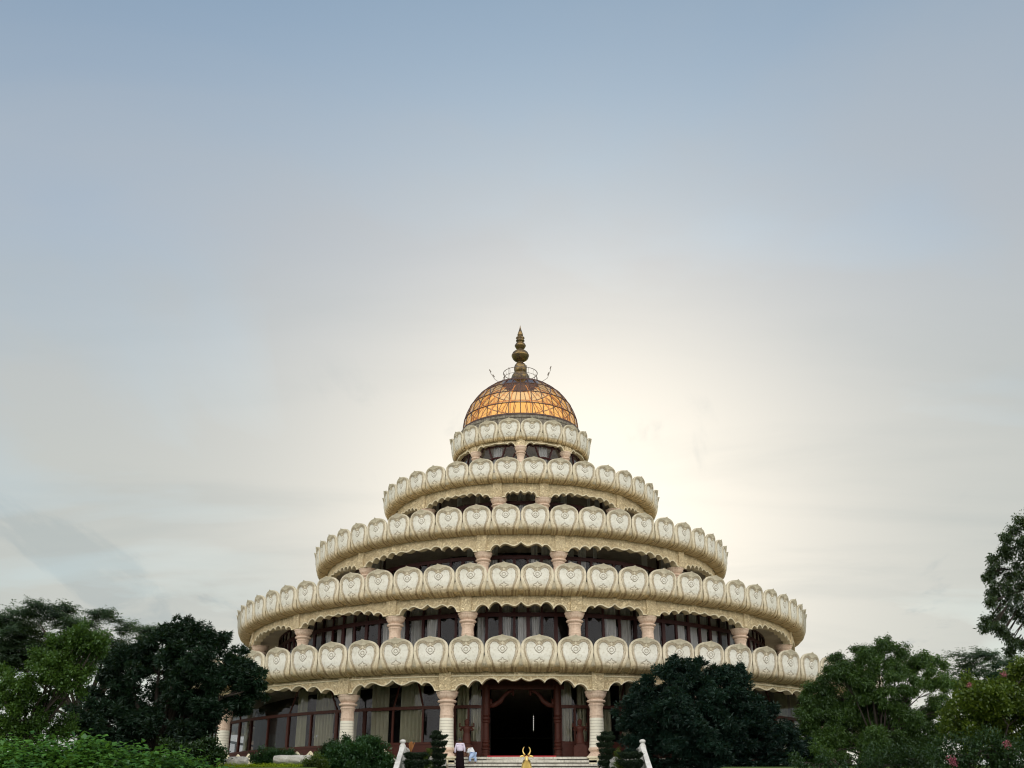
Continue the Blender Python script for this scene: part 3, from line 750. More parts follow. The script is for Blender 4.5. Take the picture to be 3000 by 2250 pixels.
fin = [(.30, 40.70), (.30, 41.12), (.36, 41.16), (.48, 41.26), (.57, 41.42), (.60, 41.62), (.60, 41.72), (.585, 41.76), (.585, 41.86), (.52, 42.05), (.40, 42.22), (.28, 42.32), (.27, 42.38), (.34, 42.42), (.55, 42.55), (.73, 42.75), (.81, 42.98), (.83, 43.02), (.83, 43.12), (.80, 43.15), (.72, 43.36), (.55, 43.52), (.32, 43.6), (.26, 43.65), (.27, 43.72), (.40, 43.83), (.48, 43.98), (.53, 44.08), (.53, 44.16), (.50, 44.2), (.42, 44.36), (.32, 44.42), (.26, 44.45), (.27, 44.52), (.40, 44.60), (.41, 44.68), (.33, 44.75), (.33, 44.82), (.42, 44.92), (.40, 45.0), (.2, 45.02), (.17, 45.1), (.26, 45.2), (.275, 45.3), (.22, 45.48), (.12, 45.8), (.05, 46.1), (.005, 46.35)]
off = 39.9+.55-40.70
fin = [(r, 40.55+(z-40.70)*(46.1-40.55)/(46.35-40.70)) for r, z in fin]
MB().lathe(fin, (0, BY, 0), 40).obj('finial', M['brass'], temple, smooth=True)
# railing round the finial, lamp arms
rg = MB(); rr_ = 1.6
def dz_(r): return 34.8+math.sqrt(Rd*Rd-r*r)
for z, w in ((dz_(rr_)+1.15, .022), (dz_(rr_)+.62, .015)):
    rg.lathe([(rr_-w, z-w), (rr_+w, z-w), (rr_+w, z+w), (rr_-w, z+w), (rr_-w, z-w)], (0, BY, 0), 40)
for i in range(16):
    a = 2*PI*(i+.3)/16; p = []
    for t in np.linspace(0, 1, 9): r = rr_+.10*math.sin(t*2*PI); p.append((r*math.sin(a), BY-r*math.cos(a), dz_(rr_)+1.15*t))
    rg.tube(p, .014, 4)
for i, h in ((1, 1.35), (4, 1.0), (9, 1.5), (12, 1.1), (14, 1.3)):
    a = 2*PI*i/16; rg.tube([(1.5*math.sin(a), BY-1.5*math.cos(a), dz_(1.5)), (1.5*math.sin(a), BY-1.5*math.cos(a), dz_(1.5)+h)], .028, 5)
rail = rg.obj('finial_railing', M['iron'], temple)
for s, hx, hz in ((-1, 1.0, .0), (1, 1.25, .25)):
    am = MB(); x0 = s*1.75; z0 = dz_(1.75)+.05
    P0 = Vector((x0, BY-.3, z0)); P1 = Vector((x0+s*.62*hx, BY-.3, z0+.42+hz*.5)); P2 = Vector((x0+s*(.98+.1*hx), BY-.3, z0+1.15+hz*1.2))
    am.tube([P0, P0.lerp(P1, .6), P1, P1.lerp(P2, .5), P2], .022, 5)
    for q in (P1.lerp(P2, .25), P1.lerp(P2, .95)):
        d = (P2-P1).normalized(); am.tube([q-d*.02+Vector((s*-.05, 0, .08)), q+d*.28+Vector((s*-.05, 0, .08))], .05, 6)
    am.obj('lamp_arm', M['iron'], temple)

# ------------------------------------------------------------------ ground
def gz(x, y):
    t = min(max((y-14)/38, 0), 1); z = 3.9*t
    side = min(max((abs(x)-7)/2.5, 0), 1)
    t2 = min(max((y-50)/5, 0), 1)
    z += t2*(side*.62 - (1-side)*.5)
    t3 = min(max((y-58)/5, 0), 1)*min(max((110-y)/15, 0), 1); z += t3*side*.5
    if y > 120: z = max(0, z-(y-120)*.05)
    return z
def axis(a, b, fine0, fine1, nf, nc):
    return sorted(set([round(v, 3) for v in list(np.linspace(a, fine0, nc))+list(np.linspace(fine0, fine1, nf))+list(np.linspace(fine1, b, nc))]))
xs = axis(-3000, 3000, -40, 40, 60, 14); ys = axis(-3000, 4000, 0, 130, 80, 14)
V = [(x, y, gz(x, y)) for x in xs for y in ys]; ny = len(ys)
F = [(i*ny+j, (i+1)*ny+j, (i+1)*ny+j+1, i*ny+j+1) for i in range(len(xs)-1) for j in range(ny-1)]
def m_grass():
    m = Mat('lawn_grass'); n = m.noise(.8, 6, .6); f = m.noise(14, 4, .6)
    c = m.mix(n, (.05, .085, .02), (.09, .13, .03)); c = m.mix(m.math('MULTIPLY', f, .5), c, (.03, .05, .015))
    return m.pbr(c, .95, nrm=m.bump(f, .05), spec=.1)
tag(mobj('ground', V, F, m_grass(), smooth=True), kind='structure')
pm = MB(); pm.box((0, 30, 0), (5, 44, .1))
def m_path():
    m = Mat('stone_path'); n = m.noise(2, 5, .6); return m.pbr(m.mix(n, (.36, .33, .28), (.26, .24, .2)), .85, nrm=m.bump(n, .02))
V = []; F = []
for i, y in enumerate(np.linspace(2, 54.5, 40)): V += [(-3, y, gz(0, y)+.03), (3, y, gz(0, y)+.03)]
F = [(2*i, 2*i+1, 2*i+3, 2*i+2) for i in range(39)]
tag(mobj('path', V, F, m_path()), kind='structure')

# ---- plinth and its lotus edging
MB().lathe([(27.9, FL-2.0), (28.7, FL-2.0), (28.7, FL-.12), (27.3, FL-.12)], (0, BY, 0), 120, a0=R_(13.5), a1=R_(346.5)).obj('plinth', M['step'], temple)
for i in range(34):
    for sg in ((-1,) if i < 26 else (-1,)):
        a = sg*(15.5+i*1.88); m = MB(); w = R_(.90); n = 10; Vf = []
        for k2 in range(n+1):
            u = -1+2*k2/n; top = FL+.02+.36*(1-abs(u)**1.6)*.8+.09*max(0, 1-abs(u)*3)
            for dr, z in ((0, FL-.75), (.12, FL-.3), (.0, top), (-.1, top), (-.1, FL-.75)):
                rr2 = 29.0+dr-.10*(u*u); aa = R_(a)+w*u; Vf.append((rr2*math.sin(aa), BY-rr2*math.cos(aa), z))
        Ff = []
        for k2 in range(n):
            for q in range(5): Ff.append((5*k2+q, 5*k2+(q+1) % 5, 5*k2+5+(q+1) % 5, 5*k2+5+q))
        mobj('edging_petal', Vf, Ff, M['edge'], temple, smooth=False)

# ---- staircase
M['riser'] = m_stone('shadow_toned_riser', (.10, .09, .075), (.05, .045, .04), (.02, .02, .018), 2.)  # dark tone paints the shadow lines under the nosings into the risers
stairs = empty('staircase', (0, 60, 3.5), 'pale weathered stone stairs rising to the temple doorway', 'stairs')
for k2 in range(13):
    z1 = FL-.2*k2-(.004 if k2 == 0 else 0); y1 = 62.55-.30*k2      # front edge of this tread
    MB().box((.05, y1+.55, z1-.06), (8.34, 1.1, .12)).obj('step', M['step'], stairs)
    MB().box((.05, y1+.62, z1-.165), (8.26, 1.08, .088)).obj('riser', M['riser'], stairs)
for sx in (-1, 1):
    x0 = .05+sx*5.35
    MB().box((x0, 60.5, 4.2), (2.2, 3.3, 1.95)).obj('side_platform', M['white'], stairs)
    pd = MB(); px = sx*4.40; pd.box((px, 63.0, 4.72), (1.25, 1.5, 1.2)); pd.box((px, 63.0, 5.365), (1.42, 1.66, .09)); pd.box((px, 63.0, 4.05), (1.42, 1.66, .2))
    pd.obj('pedestal', M['edge'], stairs)
    # carved scroll relief with a blue medallion
    rl = MB(); rl.lathe([(.02, 0), (.16, -.02), (.18, 0)], (0, 0, 0), 16)
    V = [(px+v[0], 62.24-abs(v[2])*1.5, 5.0+v[1]*.7) for v in rl.V]
    mobj('relief', V, rl.F, m_plain('blue_relief_paint', (.30, .42, .5), .7) if sx > 0 else M['stone'], stairs)
M['iron2'] = M['iron']
for sx, x0, lab in ((-1, -6.35, 'white balustrade sloping down left of the stairs, beside the round bush'), (1, 6.45, 'white balustrade sloping down right of the stairs, in front of the dark tree')):
    e = empty('balustrade', (x0, 58.9, 4.2), lab, 'balustrade', 'balustrades flanking the stairs')
    pr_ = [(.18, 4.0), (.18, 5.66), (.165, 5.74), (.12, 5.82), (.10, 5.86)]
    pp = MB().lathe(pr_, (x0, 58.9, 0), 16); pp.lathe([(.10, 5.86), (.15, 5.89), (.165, 5.95), (.15, 6.01), (.08, 6.05), (.01, 6.06)], (x0, 58.9, 0), 16); pp.obj('newel_post', M['white'], e, smooth=True)
    # sloping solid coping down the flight
    s0, s1 = Vector((x0, 58.75, 5.66)), Vector((x0, 51.5, 2.45)); w = .13
    V = []; 
    for p in (s0, s1):
        for dx, dz in ((-w, 0), (w, 0), (w, -.16), (-w, -.16)): V.append((p.x+dx, p.y, p.z+dz))
    MB().add(V, [(0, 1, 5, 4), (1, 2, 6, 5), (2, 3, 7, 6), (3, 0, 4, 7), (0, 3, 2, 1), (4, 5, 6, 7)]).obj('handrail', M['white'], e)
    V = []
    for p in (s0, s1):
        for dx, dz in ((-w*.6, -.16), (w*.6, -.16), (w*.6, -1.1), (-w*.6, -1.1)): V.append((p.x+dx, p.y, p.z+dz))
    MB().add(V, [(1, 2, 6, 5), (2, 3, 7, 6), (3, 0, 4, 7), (0, 3, 2, 1), (4, 5, 6, 7)]).obj('side_wall', M['white'], e)
    rb = MB().box((x0, 60.5, 5.70), (.18, 3.0, .10)).obj('handrail', M['white'], e)
    MB().box((x0, 60.5, 5.21), (.2, 3.0, .08)).obj('base_rail', M['white'], e)
    for y in np.arange(59.25, 61.9, .26): MB().lathe([(.045, 5.25), (.06, 5.35), (.075, 5.42), (.04, 5.55), (.05, 5.65)], (x0, y, 0), 8).obj('baluster', M['white'], e)

# ---- statues beside the door
def figure_mb(h):
    m = MB(); s = h/1.55
    m.lathe([(.01, 0), (.24, 0), (.26, .06), (.2, .1), (.21, .35), (.17, .6), (.15, .72), (.19, .85), (.22, 1.0), (.19, 1.1), (.07, 1.14), (.07, 1.18), (.105, 1.22), (.115, 1.3), (.10, 1.37), (.12, 1.40), (.10, 1.48), (.06, 1.56), (.01, 1.62)], n=14)
    for k2 in (-1, 1):
        m.tube([(k2*.2, 0, 1.05), (k2*.32, -.03, .88), (k2*.26, -.2, .82)], [.06, .05, .04], 6)
        m.tube([(k2*.18, 0, 1.08), (k2*.36, .0, 1.10), (k2*.34, -.05, 1.32)], [.055, .045, .04], 6)
    return [(v[0]*s, v[1]*s, v[2]*s) for v in m.V], m.F
for x0, lab in ((-3.22, 'dark red carved deity figure on a pedestal left of the door'), (3.42, 'dark red carved deity figure on a pedestal right of the door')):
    e = empty('statue', (x0, 64.35, FL), lab, 'statue', 'carved figures flanking the door')
    MB().box((x0, 64.35, FL+.33), (.78, .6, .66)).box((x0, 64.35, FL+.70), (.66, .5, .08)).box((x0, 64.35, FL+.78), (.46, .4, .1)).obj('pedestal', M['wood'], e)
    V, F = figure_mb(1.35); mobj('figure', [(v[0]*1.35+x0, v[1]+64.35, v[2]+FL+.83) for v in V], F, M['wood'], e, smooth=True)

# ---- golden bull
def skin_mesh(name, verts, edges, radii, mat, parent=None, sub=2, loc=None):
    me = bpy.data.meshes.new(name); me.from_pydata(verts, edges, []); o = bpy.data.objects.new(name, me); col.objects.link(o)
    sm = o.modifiers.new('skin', 'SKIN'); ly = me.skin_vertices[0] if me.skin_vertices else None
    if ly is None:
        bpy.context.view_layer.objects.active = o; ly = me.skin_vertices[0]
    for i, r in enumerate(radii): ly.data[i].radius = (r, r) if isinstance(r, (int, float)) else r
    ly.data[0].use_root = True
    o.modifiers.new('sub', 'SUBSURF').levels = sub; o.modifiers['sub'].render_levels = sub
    dg = bpy.context.evaluated_depsgraph_get(); dg.update()
    nm = bpy.data.meshes.new_from_object(o.evaluated_get(dg)); o.modifiers.clear()
    V = [tuple(v.co) for v in nm.vertices]; F = [tuple(p.vertices) for p in nm.polygons]
    bpy.data.objects.remove(o)
    return mobj(name, V, F, mat, parent, smooth=True, local=True)
bull = empty('bull_statue', (.22, 50, 3.62), 'golden bull statue with curved horns before the temple stairs', 'statue')
bv = [(0, .55, .62), (0, .2, .66), (0, .0, .64), (0, -.12, .78), (0, -.22, .90), (0, -.30, 1.00), (0, -.40, .95), (0, -.50, .84), (0, -.54, .80),
      (-.16, .0, .40), (-.16, -.02, .2), (-.16, -.02, .02), (.16, .0, .40), (.16, -.02, .2), (.16, -.02, .02),
      (-.16, .62, .42), (-.16, .68, .24), (-.16, .64, .02), (.16, .62, .42), (.16, .68, .24), (.16, .64, .02), (0, .74, .66), (0, .84, .4), (0, .84, .15), (0, .1, .86)]
be = [(0, 1), (1, 2), (2, 3), (3, 4), (4, 5), (5, 6), (6, 7), (7, 8), (2, 9), (9, 10), (10, 11), (2, 12), (12, 13), (13, 14), (0, 15), (15, 16), (16, 17), (0, 18), (18, 19), (19, 20), (0, 21), (21, 22), (22, 23), (1, 24)]
brd = [.25, .25, .21, .13, .095, .085, .08, .06, .055, .10, .06, .06, .10, .06, .06, .11, .065, .06, .11, .065, .06, .05, .03, .04, .12]
body = skin_mesh('body', bv, be, brd, M['gold'], bull)
for s in (-1, 1):
    h = MB().tube([(s*.07, -.32, 1.08), (s*.13, -.32, 1.14), (s*.17, -.33, 1.24), (s*.155, -.34, 1.34), (s*.10, -.35, 1.42)], [.035, .032, .026, .018, .006], 8)
    h.obj('horn', M['gold'], bull, smooth=True, local=True)
    MB().tube([(s*.10, -.30, 1.02), (s*.19, -.31, 1.03), (s*.27, -.32, 1.01), (s*.31, -.33, .98)], [.02, .045, .035, .008], 8).obj('ear', M['gold'], bull, smooth=True, local=True)
nk = MB().lathe([(.17, -.03), (.185, 0), (.17, .03)], (0, 0, 0), 16); nk.V = [(v[0], v[1]*.8-.13, v[2]+.80-.35*v[1]) for v in nk.V]; nk.obj('collar', M['brass'], bull, smooth=True, local=True)
MB().box((0, .2, -.07), (.9, 1.5, .14)).box((0, .2, -.4), (.75, 1.3, .55)).obj('plinth', M['step'], bull, local=True)

# ---- people
def m_cloth(name, c): return m_plain(name, c, .9, var=.12, sc_=9, bd=.004, spec=.03)
skin = m_plain('brown_skin', (.16, .085, .055), .6, var=.1); hair = m_plain('black_hair', (.012, .010, .009), .5)
def hand(vs, es, rs, i, p, d):
    """palm and five bent fingers continuing vertex i"""
    d = Vector(d).normalized(); s = d.cross(Vector((0, 1, 0))).normalized() if abs(d.y) < .9 else Vector((1, 0, 0)); n = d.cross(s)
    vs.append(tuple(Vector(p)+d*.05)); es.append((i, len(vs)-1)); rs.append((.035, .018)); pi = len(vs)-1
    for k2, L in enumerate((.055, .07, .075, .065)):
        b = Vector(p)+d*.095+s*(.022*(k2-1.5)); vs.append(tuple(b)); es.append((pi, len(vs)-1)); rs.append(.010)
        vs.append(tuple(b+d*L*.5+n*.01)); es.append((len(vs)-2, len(vs)-1)); rs.append(.009)
        vs.append(tuple(b+d*L*.9+n*.03)); es.append((len(vs)-2, len(vs)-1)); rs.append(.008)
    t = Vector(p)+d*.045+s*.05; vs.append(tuple(t)); es.append((pi, len(vs)-1)); rs.append(.011)
    vs.append(tuple(t+d*.04+s*.01)); es.append((len(vs)-2, len(vs)-1)); rs.append(.009)
# man standing on the stairs, back to the camera
man = empty('person', (-3.42, 61.35, 4.60), 'person with a lilac shirt and long dark wrap skirt standing on the stairs', 'person', 'people on the stairs')
k3 = 1.68/1.72
vs = [(0, 0, .95), (0, 0, 1.12), (0, -.01, 1.32), (0, 0, 1.42), (0, .0, 1.50), (0, .0, 1.60), (0, .01, 1.68),
      (-.17, 0, 1.40), (-.25, -.01, 1.13), (-.27, .06, .90), (.17, 0, 1.40), (.24, -.01, 1.14), (.25, .08, .92),
      (-.09, 0, .88), (-.10, .0, .48), (-.10, .02, .08), (-.11, .14, .04), (.09, 0, .88), (.11, .02, .48), (.13, .0, .08), (.14, .12, .04),
      (-.075, .0, 1.62), (.075, .0, 1.62), (0, .105, 1.60)]
es = [(0, 1), (1, 2), (2, 3), (3, 4), (4, 5), (5, 6), (3, 7), (7, 8), (8, 9), (3, 10), (10, 11), (11, 12), (0, 13), (13, 14), (14, 15), (15, 16), (0, 17), (17, 18), (18, 19), (19, 20), (5, 21), (5, 22), (5, 23)]
rs = [(.15, .11), (.14, .10), (.17, .11), (.10, .08), .055, (.085, .10), (.06, .07), .06, .042, .028, .06, .042, .028, .085, .06, .045, .035, .085, .06, .045, .035, .018, .018, .02]
hand(vs, es, rs, 9, vs[9], (-.02, .1, -1)); hand(vs, es, rs, 12, vs[12], (0, .1, -1))
skin_mesh('body', vs, es, rs, skin, man, 1)
skin_mesh('shirt', [(0, 0, .98), (0, 0, 1.15), (0, 0, 1.34), (0, 0, 1.44), (-.17, 0, 1.40), (-.25, -.01, 1.15), (-.272, .05, .93), (.17, 0, 1.40), (.245, -.01, 1.15), (.255, .06, .97)], [(0, 1), (1, 2), (2, 3), (3, 4), (4, 5), (5, 6), (3, 7), (7, 8), (8, 9)],
          [(.19, .15), (.18, .14), (.20, .14), (.12, .09), .085, .065, .05, .085, .065, .05], m_cloth('lilac_shirt_cloth', (.62, .56, .70)), man, 2)
sk = MB().lathe([(.17, 1.02), (.19, .95), (.22, .6), (.24, .3), (.25, .12), (.24, .11)], n=28, scal=lambda t, z: 1+.06*math.sin(t*5)*(1-z)); sk.V = [(v[0]*1.0+(.03 if v[2] < .3 else 0), v[1]*.8, v[2]) for v in sk.V]
sk.obj('skirt', m_cloth('dark_wrap_cloth', (.010, .006, .008)), man, smooth=True, local=True)
hr = MB().lathe([(.01, .115), (.06, .105), (.095, .06), (.108, 0), (.10, -.06), (.085, -.09)], n=16); hr.V = [(v[0]*.92, v[1]*1.05-.012, v[2]+1.62) for v in hr.V]; hr.obj('hair', hair, man, smooth=True, local=True)
# second person bending on the top step
bp = empty('person', (-2.80, 62.0, 5.0), 'person in pale blue and white clothes bending over on the stairs', 'person', 'people on the stairs')
vs = [(0, 0, .55), (-.05, .03, .68), (-.15, .08, .80), (-.22, .10, .84), (-.30, .12, .82), (-.37, .13, .78), (-.42, .14, .75),
      (-.15, -.08, .76), (-.20, -.10, .52), (-.10, -.16, .34), (-.20, .25, .78), (-.28, .30, .54), (-.20, .22, .36),
      (.06, -.1, .50), (-.10, -.16, .32), (-.08, -.1, .06), (-.2, -.12, .03), (.10, .1, .50), (.20, .0, .32), (.22, .08, .06), (.12, .04, .03)]
es = [(0, 1), (1, 2), (2, 3), (3, 4), (4, 5), (5, 6), (3, 7), (7, 8), (8, 9), (3, 10), (10, 11), (11, 12), (0, 13), (13, 14), (14, 15), (15, 16), (0, 17), (17, 18), (18, 19), (19, 20)]
rs = [(.13, .12), .13, .14, .09, .05, .09, .06, .055, .04, .028, .055, .04, .028, .085, .06, .045, .033, .085, .06, .045, .033]
hand(vs, es, rs, 9, vs[9], (.3, 0, -1)); hand(vs, es, rs, 12, vs[12], (.3, 0, -1))
skin_mesh('body', vs, es, rs, skin, bp, 1)
skin_mesh('tunic', [(.06, 0, .48), (0, 0, .60), (-.08, .05, .72), (-.17, .09, .82), (-.15, -.08, .77), (-.20, -.10, .55), (-.20, .25, .79), (-.27, .29, .57)], [(0, 1), (1, 2), (2, 3), (3, 4), (4, 5), (3, 6), (6, 7)], [.19, .18, .18, .13, .08, .06, .08, .06], m_cloth('white_tunic_cloth', (.72, .74, .80)), bp, 2)
skin_mesh('trousers', [(.05, 0, .52), (.06, -.1, .48), (-.09, -.16, .32), (-.08, -.1, .10), (.10, .1, .48), (.20, .0, .32), (.22, .08, .10)], [(0, 1), (1, 2), (2, 3), (0, 4), (4, 5), (5, 6)], [.16, .12, .09, .065, .12, .09, .065], m_cloth('pale_blue_cloth', (.40, .52, .78)), bp, 2)
hr = MB().lathe([(.01, .11), (.06, .10), (.092, .05), (.10, 0), (.08, -.07)], n=14); hr.V = [(v[0]*.95-.38, v[1]+.135, v[2]+.80) for v in hr.V]; hr.obj('hair', hair, bp, smooth=True, local=True)

# ---- lamps glimpsed behind the glass
for x0, lab in ((P(936, 2156, 69.5).x, 'white dome-shaped lamp shade behind the ground-floor glass, nearer the curtain'), (P(971, 2155, 69.5).x, 'white dome-shaped lamp shade behind the ground-floor glass, next to the striped column')):
    zb = P(936, 2161, 69.5).z; yy = 69.5
    rl = math.hypot(x0, BY-69.5)
    e = empty('floor_lamp', (x0, yy, FL), lab, 'lamp', 'lamps behind the glass')
    MB().lathe([(.36, zb), (.33, zb+.12), (.22, zb+.22), (.06, zb+.27), (.01, zb+.28)], (x0, yy, 0), 20).obj('lamp_shade', M['white'], e, smooth=True)
    MB().lathe([(.16, FL), (.16, FL+.04), (.025, FL+.06), (.025, zb+.2)], (x0, yy, 0), 10).obj('lamp_stand', M['iron'], e)

# ---- garden stones and pots
def rough_log(name, x0, x1, y, z, r, seed, lab):
    m = MB(); rd = random.Random(seed); n = 14; pts = 9; V = []; F = []
    for i in range(pts):
        x = x0+(x1-x0)*i/(pts-1); e = .82 if i in (0, pts-1) else 1
        for k2 in range(n):
            t = 2*PI*k2/n; q = r*e*(1+rd.uniform(-.07, .07)); V.append((x, y+q*math.cos(t), z+q*math.sin(t)*.9))
    for i in range(pts-1):
        for k2 in range(n): F.append((i*n+k2, (i+1)*n+k2, (i+1)*n+(k2+1) % n, i*n+(k2+1) % n))
    F += [tuple(range(n)), tuple((pts-1)*n+k2 for k2 in range(n))[::-1]]
    o = mobj(name, V, F, M['stone'], smooth=False); tag(o, lab, 'stone', 'rounded garden stones by the temple plinth')
rough_log('garden_stone', -17.6, -15.2, 57.2, 4.78, .24, 1, 'rounded grey stone half behind the bright hedge, leftmost of three')
rough_log('garden_stone', -15.1, -14.1, 57.0, 4.84, .27, 2, 'short grey stone between the bright hedge and the dark low shrub')
rough_log('garden_stone', -12.75, -10.7, 57.0, 4.93, .25, 3, 'long whitish stone left of the round bush')
for x0, g, lab in ((-6.0, 1, 'black square pot with a dry reddish plant beside the left newel post'), (-5.6, 0, 'empty black square pot behind the wide flat-topped topiary')):
    e = empty('plant_pot', (x0, 59.9, 5.175), lab, 'pot', 'black pots by the left balustrade')
    MB().add([(x0+a*w, 59.9+b*w, z) for z, w in ((5.175, .10), (5.47, .14), (5.47, .11), (5.4, .11)) for a, b in ((-1, -1), (1, -1), (1, 1), (-1, 1))],
             [(4*i+k2, 4*i+(k2+1) % 4, 4*i+4+(k2+1) % 4, 4*i+4+k2) for i in range(3) for k2 in range(4)]+[(12, 13, 14, 15)]).obj('pot', m_plain('black_pot', (.012, .012, .013), .5), e)
    if g:
        m = MB(); rd = random.Random(5)
        for i in range(34):
            a = rd.uniform(0, 6.28); h = rd.uniform(.2, .55); p = Vector((x0, 59.9, 5.42)); q = p+Vector((math.cos(a)*.17*rd.random(), math.sin(a)*.17*rd.random(), h)); s = Vector((.03, 0, .02))
            m.add([p-s*.2, q-s, q+Vector((0, 0, .09)), q+s], [(0, 1, 2, 3)])
        m.obj('foliage', m_plain('dry_leaf', (.30, .13, .04), .9), e)

# ------------------------------------------------------------------ foliage
def leaf_quads(B, D, L, W, up=None, rs=None):
    """one kite-shaped leaf per row: base B, direction D, length L, width W"""
    n = len(B); D = D/np.linalg.norm(D, axis=1, keepdims=True)
    r = rs.normal(size=(n, 3)) if up is None else up+.45*rs.normal(size=(n, 3))
    S = np.cross(D, r); S /= np.linalg.norm(S, axis=1, keepdims=True)+1e-9
    N = np.cross(S, D)
    a = B; c = B+D*L[:, None]; m = B+D*(L*.45)[:, None]
    l = m+S*(W*.5)[:, None]+N*(W*.15)[:, None]; q = m-S*(W*.5)[:, None]+N*(W*.15)[:, None]
    V = np.stack([a, l, c, q], 1).reshape(-1, 3); F = np.arange(4*n).reshape(n, 4)
    return V, F
def foliage(name, blobs, kind, density, mat, parent, seed=1, scale=1.0, flat=1.0, shell=.45, lumps=3, clump=9):
    rs = np.random.default_rng(seed); C = []; O = []
    if lumps:
        nb2 = []
        for (c, r) in blobs:
            if not np.isscalar(r): continue
            for q in range(lumps):
                d = rs.normal(size=3); d /= np.linalg.norm(d); nb2.append((tuple(np.array(c)+d*np.array([1, 1, flat])*r*rs.uniform(.85, 1.12)), r*rs.uniform(.16, .34)))
        blobs = list(blobs)+nb2
    for (c, r) in blobs:
        rx, ry, rz = (r, r, r*flat) if np.isscalar(r) else r
        n = max(12, int(density*(rx*ry*rz)**(.8)*4.2)); R3 = np.array([rx, ry, rz])
        # foliage hangs in separate clumps set round the blob, with gaps between them
        mc = max(3, int(5+clump*min(r if np.isscalar(r) else rx, 3.)**1.3)); dc = rs.normal(size=(mc, 3)); dc /= np.linalg.norm(dc, axis=1, keepdims=True)
        tc_ = rs.uniform(.25, 1.0, mc)**.5; rc = rs.uniform(.20, .36, mc)*(5./mc)**.22*1.15
        j = rs.integers(0, mc, n); g = rs.normal(size=(n, 3)); g /= np.linalg.norm(g, axis=1, keepdims=True)
        q = rs.uniform(0, 1, n)**shell
        off = g*q[:, None]*np.array([1.25, 1.25, .8])
        C.append(np.array(c)+(dc[j]*tc_[j][:, None]*.86+off*rc[j][:, None])*R3); O.append(dc[j]*.6+g)
    C = np.concatenate(C); O = np.concatenate(O); n = len(C)
    tone_c = rs.random(n)
    if kind == 'mango': k, L0, W0 = 9, .25, .062
    elif kind == 'round': k, L0, W0 = 7, .13, .085
    elif kind == 'small': k, L0, W0 = 8, .10, .055
    elif kind == 'feather': k, L0, W0 = 14, .15, .04
    elif kind == 'droop': k, L0, W0 = 8, .15, .045
    elif kind == 'hedge': k, L0, W0 = 5, .085, .055
    L0 *= scale; W0 *= scale
    Cr = np.repeat(C, k, 0); Or = np.repeat(O, k, 0); N = len(Cr)
    rnd = rs.normal(size=(N, 3))
    up = None
    if kind == 'mango':
        D = rnd*np.array([1, 1, .5])+Or*.55+np.array([0, 0, -.25]); B = Cr+rnd*.02
    elif kind in ('round', 'small'):
        D = rnd+Or*.5; B = Cr+rs.normal(size=(N, 3))*.10*scale; up = np.tile(np.array([0, 0, 1.]), (N, 1))
    elif kind == 'feather':
        ax = rs.normal(size=(n, 3))*np.array([1, 1, .12])+O*np.array([.8, .8, .15]); ax /= np.linalg.norm(ax, axis=1, keepdims=True)
        axr = np.repeat(ax, k, 0); j = np.tile(np.arange(k), n); sd = np.where(j % 2 == 0, 1., -1.)
        side = np.cross(axr, np.array([0, 0, 1.])); side /= np.linalg.norm(side, axis=1, keepdims=True)
        B = Cr+axr*((j//2)*.075*scale)[:, None]; D = side*sd[:, None]+axr*.45+rnd*.4+np.array([0, 0, -.25]); up = np.tile(np.array([0, -.8, 1.]), (N, 1))*1.2
    elif kind == 'droop':
        D = rnd*np.array([.7, .7, .4])+Or*.3+np.array([0, 0, -.7]); B = Cr+rs.normal(size=(N, 3))*.09*scale
    else:
        D = rnd*np.array([1, 1, .35])+np.array([0, -.3, .1]); B = Cr+rs.normal(size=(N, 3))*.05; up = np.tile(np.array([0, -.25, 1.]), (N, 1))*2
    L = L0*rs.uniform(.65, 1.25, N); W = W0*rs.uniform(.7, 1.2, N)
    V, F = leaf_quads(B, D, L, W, up, rs)
    tone = np.clip(np.repeat(tone_c, k)*.7+rs.random(N)*.3, 0, 1); A = np.repeat(np.stack([tone, tone, tone], 1), 4, 0)
    return mobj(name, V, F, mat, parent, attrs={'tone': A})
def trunk(parent, base, blobs, r0, seed=1, name='trunk'):
    rd = random.Random(seed); m = MB(); b = Vector(base)
    cs = [Vector(c) for c, r in blobs]; ctr = sum(cs, Vector())/len(cs); zmin = min(c.z for c in cs)
    fork = Vector((b.x*.6+ctr.x*.4, b.y*.6+ctr.y*.4, b.z+(zmin-b.z)*.55))
    m.tube([b-Vector((0, 0, .3)), b+Vector((0, 0, .15)), b.lerp(fork, .5)+Vector((rd.uniform(-.1, .1), rd.uniform(-.1, .1), 0)), fork], [r0*1.3, r0*1.05, r0*.9, r0*.8], 10)
    t = m.obj(name, M['bark'], parent, smooth=True)
    lm = MB()
    for c in cs:
        mid = fork.lerp(c, .5)+Vector((rd.uniform(-.4, .4), rd.uniform(-.4, .4), rd.uniform(0, .5)))
        c = fork.lerp(c, .86); lm.tube([fork-Vector((0, 0, .2)), mid, c], [r0*.42, r0*.22, r0*.07], 6)
        for q in range(3):
            e = c+Vector((rd.uniform(-1, 1), rd.uniform(-1, 1), rd.uniform(-.5, .5)))*.5; lm.tube([mid.lerp(c, .6), mid.lerp(e, .6)+Vector((0, 0, .1)), e], [r0*.16, r0*.1, .012], 5)
    lm.obj('limbs', M['bark'], parent, smooth=True)
def blob(u, v, r, Y, dy=0):
    p = P(u, v, Y+dy); return (tuple(p), r*Y/3065*1.04)
def zb(pts, ox, oy, s, Y, jit=1.0, seed=0):
    rd = random.Random(seed); return [blob(ox+x*s, oy+y*s, r*s, Y, rd.uniform(-jit, jit)) for x, y, r in pts]
